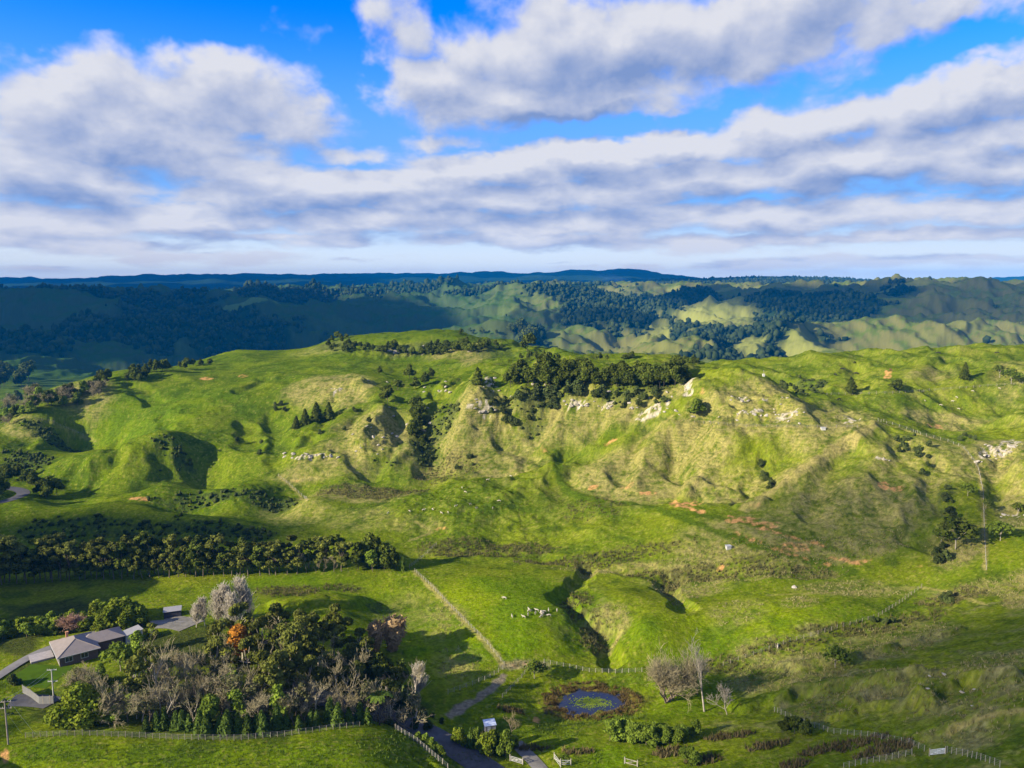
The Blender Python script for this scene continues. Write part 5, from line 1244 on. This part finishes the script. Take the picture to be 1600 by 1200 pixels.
# ------------------------------------------------------------------ boxes and rails
class MB:
    def __init__(self): self.v = []; self.f = []
    def poly(self, V, Fs):
        k = len(self.v); self.v += [tuple(x) for x in V]; self.f += [tuple(i + k for i in f) for f in Fs]; return self
    def box(self, c, s, M=None):
        x, y, z = s[0] / 2, s[1] / 2, s[2] / 2
        V = [Vector((a, b, d)) for a in (-x, x) for b in (-y, y) for d in (-z, z)]
        V = [Vector(c) + (M @ p if M else p) for p in V]
        return self.poly(V, [(0, 1, 3, 2), (4, 6, 7, 5), (0, 4, 5, 1), (2, 3, 7, 6), (0, 2, 6, 4), (1, 5, 7, 3)])
    def bar(self, p, q, w, h=None, sides=0):
        p, q = Vector(p), Vector(q); d = q - p
        if sides:
            V, Fc = tubes([(*p, *q, w, h if h is not None else w)], sides); self.poly(V, Fc.tolist())
            self.poly(V[sides:], [tuple(range(sides))]); return self
        M = d.to_track_quat('X', 'Z').to_matrix()
        return self.box((p + q) / 2, (d.length, w, h if h is not None else w), M)
    def build(self, name, mat, parent=None, bevel=0.0):
        me = bpy.data.meshes.new(name); me.from_pydata(self.v, [], self.f)
        bm = bmesh.new(); bm.from_mesh(me); bmesh.ops.recalc_face_normals(bm, faces=bm.faces)
        if bevel: bmesh.ops.bevel(bm, geom=list(bm.edges), offset=bevel, segments=1, affect='EDGES')
        bm.to_mesh(me); bm.free(); me.materials.append(mat)
        o = bpy.data.objects.new(name, me); COL.objects.link(o)
        if parent: o.parent = parent
        return o
def empty(name, loc, label, cat, group=None, rz=0.0):
    o = bpy.data.objects.new(name, None); COL.objects.link(o); o.location = loc; o.rotation_euler.z = rz; o.empty_display_size = 0.5
    o['label'] = label; o['category'] = cat
    if group: o['group'] = group
    return o
W_POST = plain_mat('weathered post', (0.22, 0.19, 0.15), 0.9, 0.25, 2)
W_PALE = plain_mat('pale post', (0.30, 0.27, 0.21), 0.9, 0.15, 2)
W_WIRE = plain_mat('fence wire', (0.22, 0.22, 0.22), 0.5, 0.1, 2)
W_WHITE = plain_mat('white paint', (0.42, 0.41, 0.37), 0.6, 0.06, 2, 0.3)
W_STEEL = plain_mat('galvanised steel', (0.50, 0.52, 0.54), 0.45, 0.1, 2, 0.4)
POSTS = {}
def fence(pts, label, spacing=4.0, h=1.2, w=0.15, mat=None, wires=4, step=6, wmat=None):
    mat = mat or W_POST
    P = pxpoly(pts, GR, step) if len(pts[0]) == 2 else np.array(pts)
    d = np.r_[0, np.cumsum(np.hypot(np.diff(P[:, 0]), np.diff(P[:, 1])))]
    n = min(100, max(2, int(d[-1] / spacing) + 1))
    ss = np.linspace(0, d[-1], n)
    X, Y = np.interp(ss, d, P[:, 0]), np.interp(ss, d, P[:, 1]); Z = GR.h(X, Y)
    root = empty('wire_fence', (X[0], Y[0], Z[0]), label, 'fence')
    key = (h, w, mat.name)
    if key not in POSTS:
        m = MB().bar((0, 0, -0.3), (0, 0, h), w * .5, w * .45, 6); o = m.build('post', mat, root); POSTS[key] = o.data; first = o
    else:
        first = bpy.data.objects.new('post', POSTS[key]); COL.objects.link(first); first.parent = root
    for i in range(n):
        o = first if i == 0 else first.copy()
        if i: COL.objects.link(o); o.parent = root
        o.location = (X[i] - X[0], Y[i] - Y[0], Z[i] - Z[0]); o.rotation_euler = (random.gauss(0, .03), random.gauss(0, .03), random.random() * 3)
        o.scale = (1, 1, 0.92 + .16 * random.random())
    S = []
    for k in range(wires):
        zz = h * (0.25 + 0.7 * k / max(1, wires - 1))
        for i in range(n - 1): S.append((X[i] - X[0], Y[i] - Y[0], Z[i] - Z[0] + zz, X[i + 1] - X[0], Y[i + 1] - Y[0], Z[i + 1] - Z[0] + zz, .014, .014))
    V, Fc = tubes(S, 3)
    o = bpy.data.objects.new('wires', raw_mesh('wires', V, Fc, wmat or W_WIRE)); COL.objects.link(o); o.parent = root
    return root
fence([(648,893),(675,918),(700,945),(730,975),(760,1005),(788,1040)], 'post and wire fence down the middle of the green field', 1.8, 1.2, .13, W_PALE)
fence(FENCE_WOOD, 'dark post and wire fence between the wood and the near paddock', 1.3, 1.15, .12)
fence([(618,1140),(650,1160),(680,1185),(700,1202)], 'close set pale posted fence along the near mound edge', 1.1, 1.2, .16, W_PALE)
fence([(850,1036),(880,1042),(920,1050),(960,1052),(1003,1050)], 'pale posted fence across the flat behind the pond', 1.6, 1.15, .16, W_PALE)
fence([(1440,918),(1410,940),(1370,965),(1300,985),(1230,1005),(1160,1030),(1130,1040)], 'dark fence between the smooth field and the rough slope', 2.2, 1.15, .15)
fence([(1210,1112),(1250,1130),(1300,1146),(1360,1152),(1420,1163),(1444,1174)], 'weathered fence running down to the steel gate', 1.3, 1.2, .13, W_PALE)
fence([(1480,1176),(1510,1182),(1540,1190),(1562,1199)], 'fence with pale posts right of the steel gate', 1.2, 1.2, .13, W_PALE)
fence([(1318,1201),(1345,1195),(1390,1187),(1425,1180)], 'pale posted fence at the bottom edge left of the gate', 1.1, 1.25, .14, W_PALE)
fence([(1372,658),(1410,668),(1440,680),(1480,690),(1505,700),(1528,730),(1536,770),(1538,830),(1541,890)], 'long fence over the right hand hill and down its side', 3.0, 1.2, .16, W_PALE)
fence([(1292,617),(1400,615),(1500,607),(1598,600)], 'distant fence across the right hand paddock', 4.0, 1.2, .18)
fence([(1085,660),(1150,666),(1230,668),(1340,668)], 'distant fence below the limestone peak', 4.0, 1.2, .18)
fence([(700,1085),(735,1072),(765,1060),(786,1046)], 'short fence between the track and the green field', 1.8, 1.2, .14, W_PALE)
fence([(785,1090),(800,1075),(815,1060),(825,1046)], 'short leaning fence right of the dirt track', 2.0, 1.1, .14)
fence([(480,782),(445,752),(435,744)], 'short fence up the spur beside the dark mound', 2.5, 1.2, .16, W_PALE)
fence([(640,888),(660,872),(682,852)], 'short fence climbing from the dark tree clump', 2.5, 1.2, .16)
fence([(55,655),(75,657),(100,668),(130,680)], 'fence along the crest of the left hill', 3.0, 1.2, .16)

def gate(u0, v0, u1, v1, label, mat, rails, h=1.15, kind='gate'):
    A, B = at(u0, v0), at(u1, v1); A, B = Vector(A), Vector(B)
    root = empty('field_gate', A, label, 'gate'); d = B - A
    up = Vector((0, 0, 1))
    for p in (Vector((0, 0, 0)), d):
        MB().bar(p - up * .3, p + up * (h + .3), .11, .1, 8).build('gate_post', W_PALE, root)
    fr = MB(); e = d.normalized() * .15; t = 0.07
    fr.bar(e + up * .2, e + up * h, t); fr.bar(d - e + up * .2, d - e + up * h, t); fr.bar(d / 2 + up * .2, d / 2 + up * h, t * .7)
    fr.build('stiles', mat, root)
    for k in range(rails):
        z = .22 + (h - .26) * k / (rails - 1); MB().bar(e * 1.3 + up * z, d - e * 1.3 + up * z, .05, .09).build('rail', mat, root)
    MB().bar(e * 1.3 + up * .25, d - e * 1.3 + up * (h - .06), .04, .07).build('brace', mat, root)
    return root
gate(1452, 1181, 1477, 1178, 'long galvanised steel gate between the near fences', W_STEEL, 5)
gate(797, 1189, 817, 1195, 'white timber gate beside the gravel drive', W_WHITE, 4)
gate(866, 1186, 876, 1199, 'low white yard rail right of the gravel drive', W_WHITE, 3)
gate(876, 1196, 892, 1196, 'white yard rail at the bottom edge of the picture', W_WHITE, 3)
gate(976, 1193, 996, 1198, 'pale rail on the grass below the scrub bushes', W_PALE, 2)

# ------------------------------------------------------------------ house and sheds
M_ROOF = plain_mat('taupe roof', (0.20, 0.17, 0.15), 0.75, 0.08, 1, 0.2)
M_BRICK = plain_mat('brown brick wall', (0.13, 0.09, 0.07), 0.9, 0.2, 4)
M_GLASS, nt, out = node_mat('window glass')
gb_ = N(nt, 'ShaderNodeBsdfPrincipled', {'Base Color': (0.02, 0.025, 0.03, 1), 'Roughness': 0.08}); nt.links.new(gb_.outputs[0], out.inputs[0])
M_TERRA = plain_mat('terracotta chimney', (0.45, 0.22, 0.12), 0.9, 0.15, 3)
M_DECK = plain_mat('deck boards', (0.30, 0.27, 0.25), 0.85, 0.15, 2)
M_SHEDROOF = plain_mat('grey sheet roof', (0.25, 0.24, 0.225), 0.55, 0.08, 1, 0.3)
M_BLUEROOF = plain_mat('blue white sheet roof', (0.42, 0.47, 0.56), 0.5, 0.12, 1, 0.3)
hc = np.array(HOUSE)
e1 = np.array((0.62, -0.785)); e2 = np.array((0.785, 0.62))
rz = math.atan2(e1[1], e1[0])
house = empty('house', (HOUSE[0], HOUSE[1], HOUSE[2] - 0.12), 'brown roofed single storey house beside the lawn', 'house', None, rz)
# local x runs along the windowed front, local y to the back of the house; the wing carries on behind
Lx, Ly, Hh = 5.2, 4.2, 2.6
def hip(bm, x0, x1, y0, y1, z0, z1, ov=0.55, th_=0.12):
    x0 -= ov; x1 += ov; y0 -= ov; y1 += ov
    w, d = x1 - x0, y1 - y0
    if w >= d: r0, r1 = (x0 + d / 2, (y0 + y1) / 2), (x1 - d / 2, (y0 + y1) / 2)
    else: r0, r1 = ((x0 + x1) / 2, y0 + w / 2), ((x0 + x1) / 2, y1 - w / 2)
    V = [(x0, y0, z0), (x1, y0, z0), (x1, y1, z0), (x0, y1, z0), (*r0, z1), (*r1, z1), (x0, y0, z0 - th_), (x1, y0, z0 - th_), (x1, y1, z0 - th_), (x0, y1, z0 - th_)]
    if w >= d: Fs = [(0, 1, 5, 4), (2, 3, 4, 5), (1, 2, 5), (3, 0, 4)]
    else: Fs = [(0, 1, 4), (2, 3, 5), (1, 2, 5, 4), (3, 0, 4, 5)]
    Fs += [(0, 6, 7, 1), (1, 7, 8, 2), (2, 8, 9, 3), (3, 9, 6, 0), (6, 9, 8, 7)]
    bm.poly(V, Fs)
    return [(V[0], V[4]), (V[1], V[5] if w >= d else V[4]), (V[2], V[5]), (V[3], V[4] if w >= d else V[5]), (V[4], V[5])]
wl = MB().box((0, 0, Hh / 2 - .2), (2 * Lx, 2 * Ly, Hh + .4)); wl.build('wall', M_BRICK, house)
wl = MB().box((-1.3, Ly + 3.25 + .003, Hh / 2 - .25), (6.0, 6.5, Hh + .3)); wl.build('wing_wall', M_BRICK, house)
rf = MB(); caps = hip(rf, -Lx, Lx, -Ly, Ly, Hh, Hh + 2.0); roof = rf.build('roof', M_ROOF, house)
rf = MB(); caps2 = hip(rf, -4.3, 1.7, Ly - 3.5, Ly + 6.5, Hh - .05, Hh + 1.35); rf.build('wing_roof', M_ROOF, house)
cpm = MB()
for p, q in caps: cpm.bar(Vector(p) + Vector((0, 0, .03)), Vector(q) + Vector((0, 0, .03)), .16, .1)
cpm.build('ridge_capping', plain_mat('ridge capping', (0.24, 0.20, 0.17), .7, .08), roof)
ch = MB().box((-2.6, -1.2, Hh + 1.75), (.55, .55, 1.9)); chim = ch.build('chimney', M_TERRA, roof)
MB().box((-2.6, -1.2, Hh + 2.78), (.7, .7, .14)).build('chimney_cap', M_TERRA, chim)
gt = MB()
for (p, q) in (((-Lx - .6, -Ly - .6), (Lx + .6, -Ly - .6)), ((Lx + .6, -Ly - .6), (Lx + .6, Ly + .6)), ((-Lx - .6, -Ly - .6), (-Lx - .6, Ly - 3.4))): gt.bar((*p, Hh - .07), (*q, Hh - .07), .09, .12)
gt.build('gutter', W_WHITE, house)
def window(x, w, z0, z1, face):
    fr = MB(); t = .12
    if face == 'front': pt = lambda a, z, o: (x + a, -Ly - o, z)
    else: pt = lambda a, z, o: (Lx + o, x + a, z)
    for a in (-w / 2, w / 2): fr.bar(pt(a, z0, .03), pt(a, z1, .03), t)
    fr.bar(pt(0, z0 + .06, .03), pt(0, z1 - .06, .03), t * .6)
    for z in (z0, z1): fr.bar(pt(-w / 2 - .06, z, .03), pt(w / 2 + .06, z, .03), t)
    f = fr.build('window', W_WHITE, house)
    gm = MB().poly([pt(-w / 2, z0, .012), pt(w / 2, z0, .012), pt(w / 2, z1, .012), pt(-w / 2, z1, .012)], [(0, 1, 2, 3)])
    gm.build('pane', M_GLASS, f)
for x, w in ((-4.2, 1.3), (-2.5, 1.3), (0.2, 1.4), (1.9, 1.4), (3.6, 1.4), (4.7, .7)): window(x, w, .55 if x > -1 else .1, 2.15, 'front')
for x, w in ((-2.2, 1.6), (1.2, 1.6)): window(x, w, .9, 2.1, 'side')
MB().box((-1.2, -Ly - .03, 1.02), (.95, .06, 2.05)).build('door', plain_mat('dark door', (.05, .04, .04), .6), house)
dk = MB().box((0, 0, 0.05), (4.6, 5.0, .5))
do = dk.build('deck', M_DECK); do['label'] = 'pale timber deck at the corner of the house'; do['category'] = 'deck'
dl = hc[:2] + e1 * (-3.4) + e2 * (-Ly - 2.8); do.location = (dl[0], dl[1], HOUSE[2] + .02); do.rotation_euler.z = rz
def shed(u, v, w, d, h, rise, ang, wall_m, roof_m, label, name='shed', door=True):
    P = at(u, v); root = empty(name, (P[0], P[1], P[2] - .1), label, 'shed', None, ang)
    V = [(-w / 2, -d / 2, -.3), (w / 2, -d / 2, -.3), (w / 2, d / 2, -.3), (-w / 2, d / 2, -.3), (-w / 2, -d / 2, h), (w / 2, -d / 2, h), (w / 2, d / 2, h + rise), (-w / 2, d / 2, h + rise)]
    MB().poly(V, [(0, 1, 5, 4), (1, 2, 6, 5), (2, 3, 7, 6), (3, 0, 4, 7), (4, 5, 6, 7)]).build('wall', wall_m, root)
    o = .18; sl = rise / d
    MB().box((0, 0, h + rise / 2 + .07), (w + 2 * o, math.hypot(d + 2 * o, rise), .07), Matrix.Rotation(math.atan(sl), 3, 'X')).build('roof', roof_m, root)
    if door: MB().box((-w * .15, -d / 2 - .025, h * .45), (w * .3, .05, h * .86)).build('door', plain_mat('shed door', (.5, .5, .48), .6), root)
    return root
gpos = at(205, 996)
shed(207, 1000, 3.4, 4.2, 2.4, .5, rz + .12, W_WHITE, M_SHEDROOF, 'small white garage with a pale roof behind the house', 'garage')
shed(270, 962, 4.4, 2.8, 1.9, .25, .35, plain_mat('dark carport', (.05, .05, .06), .8), M_SHEDROOF, 'low dark carport with a pale roof by the gravel yard', 'carport', False)
shed(765, 1142, 2.3, 2.0, 1.9, .25, .25, plain_mat('grey hut boards', (.2, .19, .2), .8), M_BLUEROOF, 'little hut with a blue white roof near the road', 'hut')
shed(1138, 857, 1.6, 1.2, 1.0, .1, .2, W_WHITE, W_WHITE, 'small white water tank on the terraced hill', 'water_tank', False)
shed(1286, 671, 1.8, 1.0, .9, .05, .0, W_WHITE, W_WHITE, 'white trough by the fence under the limestone peak', 'trough', False)
def panel_fence(pts, label):
    P = pxpoly(pts, GR, 5); n = len(P); V = []; Fs = []
    for i in range(n - 1):
        a, b = Vector(P[i]), Vector(P[i + 1]); t = (b - a).normalized(); nn = Vector((-t.y, t.x, 0)) * .04
        k = len(V)
        for p in (a, b):
            for sgn in (-1, 1): V += [tuple(p + nn * sgn - Vector((0, 0, .3))), tuple(p + nn * sgn + Vector((0, 0, 1.9)))]
        Fs += [(k, k + 1, k + 5, k + 4), (k + 2, k + 6, k + 7, k + 3), (k + 1, k + 3, k + 7, k + 5)]
        if i == 0: Fs.append((k, k + 2, k + 3, k + 1))
        if i == n - 2: Fs.append((k + 4, k + 5, k + 7, k + 6))
    root = empty('panel_fence', P[0], label, 'fence')
    V = [tuple(Vector(v) - Vector(P[0])) for v in V]
    mb = MB(); mb.poly(V, Fs); mb.build('panels', plain_mat('grey paling', (.13, .13, .125), .85, .12, 1), root)
    for p in P[::2]:
        q = Vector(p) - Vector(P[0]); MB().bar(q - Vector((0, 0, .3)), q + Vector((0, 0, 2.05)), .13).build('post', W_POST, root)
panel_fence([(36,1083),(48,1090),(62,1101),(84,1100)], 'grey paling fence below the lawn')

# power poles with their wires
W_POLE = plain_mat('pole timber', (0.24, 0.20, 0.165), .9, .2, 2)
def pole(P, h, arms, label, mat, yaw):
    root = empty('power_pole', P, label, 'power pole', None, yaw)
    MB().bar((0, 0, -.5), (0, 0, h), .17, .12, 8).build('pole', mat, root)
    for z in arms:
        a = MB().bar((-1.05, 0.16, z), (1.05, 0.16, z), .12, .14).build('crossarm', mat, root)
        for x in (-.95, -.5, .5, .95): MB().bar((x, .16, z + .06), (x, .16, z + .30), .055, .035, 6).build('insulator', W_WHITE, a)
    return root
pA = Vector(at(13, 1163)); hA = px_h(64, pA) ; pole(pA, hA, (hA - .25, hA - 1.5), 'timber power pole at the bottom left paddock edge', W_POLE, .15)
pB = Vector(at(84, 1092)); hB = px_h(44, pB); pole(pB, hB, (hB - .2, hB - 2.9), 'pale power pole with two crossarms beside the lawn', W_WHITE, .1)
def wire(p, q, sag, label):
    pts = [p.lerp(q, s) - Vector((0, 0, sag * 4 * s * (1 - s))) for s in np.linspace(0, 1, 17)]
    V, Fc = tubes([(*a, *b, .022, .022) for a, b in zip(pts[:-1], pts[1:])], 4)
    link('power_line', raw_mesh('power line', V, Fc, plain_mat('aluminium wire', (.4, .4, .4), .5)), None, label, 'power line')
gA = Vector(at(55, 1147)); gB = Vector(at(34, 1146))
wire(pA + Vector((.9, .1, hA - .2)), gA, 0.02, 'upper stay wire from the timber pole to the grass')
wire(pA + Vector((.1, .1, hA - 2.4)), gB, 0.02, 'lower stay wire from the timber pole to the bank')
wire(pA + Vector((-.5, .16, hA + .05)), pB + Vector((-.5, .16, hB + .1)), .5, 'left power line between the two poles')
wire(pA + Vector((.5, .16, hA + .05)), pB + Vector((.5, .16, hB + .1)), .5, 'right power line between the two poles')
# trig mark on the peak
tp = at(1193, 588); root = empty('trig_mark', tp, 'white survey mark with a short pole on the limestone peak', 'survey mark')
MB().box((0, 0, .55), (1.0, 1.0, 1.3)).build('block', W_WHITE, root); MB().bar((0, 0, 1.2), (0, 0, 2.9), .07, .05, 6).build('pole', W_POST, root)
MB().box((0, 0, 2.6), (.5, .06, .4)).build('vane', W_POST, root)

# ------------------------------------------------------------------ sheep and cattle
M_WOOL = plain_mat('sheep wool', (0.36, 0.32, 0.24), .95, .12, 3); M_FACE = plain_mat('sheep face', (.45, .40, .33), .9, .1)
M_HIDE = plain_mat('black hide', (.018, .015, .013), .7, .2, 2); M_HIDE2 = plain_mat('red brown hide', (.10, .04, .02), .7, .2, 2)
def beast(L, H, hide, legs_r, neck, horn=False, head_low=True):
    """one continuous body grown from a skeleton: trunk, neck, head, four jointed legs, tail"""
    V = []; E = []; Rr = []
    def vv(p, r_, link_=None):
        V.append(p); Rr.append(r_)
        if link_ is not None: E.append((link_, len(V) - 1))
        return len(V) - 1
    hip_ = vv((-L * .42, 0, H * .74), H * .20); mid = vv((0, 0, H * .70), H * .25, hip_); sh = vv((L * .36, 0, H * .72), H * .22, mid)
    nz_ = H * (.52 if head_low else .98)
    nk = vv((L * .56, 0, (H * .74 + nz_) / 2), H * .12, sh); hd = vv((L * .70, 0, nz_), H * .095, nk); vv((L * .84, 0, nz_ - H * .10), H * .06, hd)
    for s in (-1, 1):
        k = vv((L * .34, s * H * .13, H * .40), legs_r * 1.5, sh); k = vv((L * .36, s * H * .13, H * .2), legs_r, k); vv((L * .35, s * H * .13, 0.01), legs_r * 1.05, k)
        k = vv((-L * .38, s * H * .13, H * .48), legs_r * 1.9, hip_); k = vv((-L * .47, s * H * .13, H * .27), legs_r * 1.05, k); vv((-L * .43, s * H * .13, 0.01), legs_r * 1.05, k)
        vv((L * .66, s * H * .15, nz_ + H * .05), H * .03, hd)
    t = vv((-L * .52, 0, H * .72), H * .04, hip_); vv((-L * .55, 0, H * .40), H * .025, t)
    me = bpy.data.meshes.new('beast'); me.from_pydata(V, E, [])
    o = bpy.data.objects.new('tmp', me); COL.objects.link(o)
    md = o.modifiers.new('skin', 'SKIN'); md.use_smooth_shade = True
    for i, sv in enumerate(me.skin_vertices[0].data): sv.radius = (Rr[i], Rr[i]); sv.use_root = (i == 1)
    sb = o.modifiers.new('sub', 'SUBSURF'); sb.levels = 1; sb.render_levels = 1
    dg = bpy.context.evaluated_depsgraph_get(); ev = o.evaluated_get(dg)
    m2 = bpy.data.meshes.new_from_object(ev); m2.materials.clear(); m2.materials.append(hide)
    bpy.data.objects.remove(o)
    return m2
SHEEP = [beast(1.15, .80, M_WOOL, .035, 1), beast(1.15, .80, M_WOOL, .035, 1, head_low=False)]
COW = beast(2.2, 1.4, M_HIDE, .07, 1); COW2 = beast(2.2, 1.4, M_HIDE2, .07, 1, head_low=False)
def animal(me, name, cat, u, v, label, group=None, s=1.0):
    P = at(u, v); o = link(name, me, None, label, cat, group); o.location = (P[0], P[1], P[2] - .03); o.rotation_euler.z = random.random() * 6.283; o.scale = (s, s, s)
fr_ = random.Random(31)
for (u, v) in [(843 + 15 * fr_.gauss(0, 1), 957 + 4.5 * fr_.gauss(0, 1)) for _ in range(16)]:
    animal(random.choice(SHEEP), 'sheep', 'sheep', u, v, 'white sheep in the flock on the field by the gully', 'flock by the gully', 1.0)
for (u, v) in [(690,803),(770,795),(676,797),(735,789),(745,795),(722,763),(798,745),(762,751),(700,802),(640,800),(712,792),(780,784),(606,803),(662,798),(727,770)]:
    animal(random.choice(SHEEP), 'sheep', 'sheep', u, v, 'white sheep dotted over the middle hillside', 'sheep on the middle hillside', 1.1)
for (u, v) in [(1488,628),(1495,622),(1498,640),(1445,627),(1562,608),(1520,612),(1470,634)]:
    animal(random.choice(SHEEP), 'sheep', 'sheep', u, v, 'white sheep on the right hand paddock', 'sheep on the right hand paddock', 1.1)
animal(SHEEP[0], 'sheep', 'sheep', 788, 936, 'lone white sheep left of the gully flock', None, 1.1)
animal(SHEEP[1], 'sheep', 'sheep', 1215, 1013, 'lone pale sheep by the rough slope fence', None, 1.2)
for i, (u, v) in enumerate([(1305,587),(1338,585),(1335,568),(1316,578),(1466,553),(1558,553),(1311,626)]):
    animal(COW, 'cow', 'cow', u, v, 'black cow grazing on the right hand hilltop paddock', 'black cattle on the hilltop paddock')
animal(COW2, 'cow', 'cow', 1392, 580, 'red brown cow beside the bare earth scar', None)
# smoke far away
sm_, nt, out = node_mat('smoke'); tcn = nt.nodes.new('ShaderNodeTexCoord')
nz = N(nt, 'ShaderNodeTexNoise', {'Vector': tcn.outputs['Object'], 'Scale': 1.6, 'Detail': 3.0})
ln = N(nt, 'ShaderNodeVectorMath', {0: tcn.outputs['Object']}, operation='LENGTH').outputs['Value']
den = MA(nt, 'MULTIPLY', MA(nt, 'MULTIPLY', RAMP(nt, ln, 1.0, 0.2), RAMP(nt, nz.outputs[0], 0.3, 0.7)), 0.006)
pv = N(nt, 'ShaderNodeVolumePrincipled', {'Color': (0.8, 0.85, 0.95, 1), 'Density': den}); nt.links.new(pv.outputs[0], out.inputs['Volume'])
bm = bmesh.new(); bmesh.ops.create_icosphere(bm, subdivisions=3, radius=1); me = bpy.data.meshes.new('smoke'); bm.to_mesh(me); bm.free(); me.materials.append(sm_)
so = link('smoke', me, 'stuff', 'thin smoke drifting over the far bush', 'smoke')
a, t = ray(962, 437); so.location = (float(a) * 4700, 4700, ZC + float(t) * 4700); so.scale = (170, 60, 42); so.rotation_euler = (0, rad(14), 0)
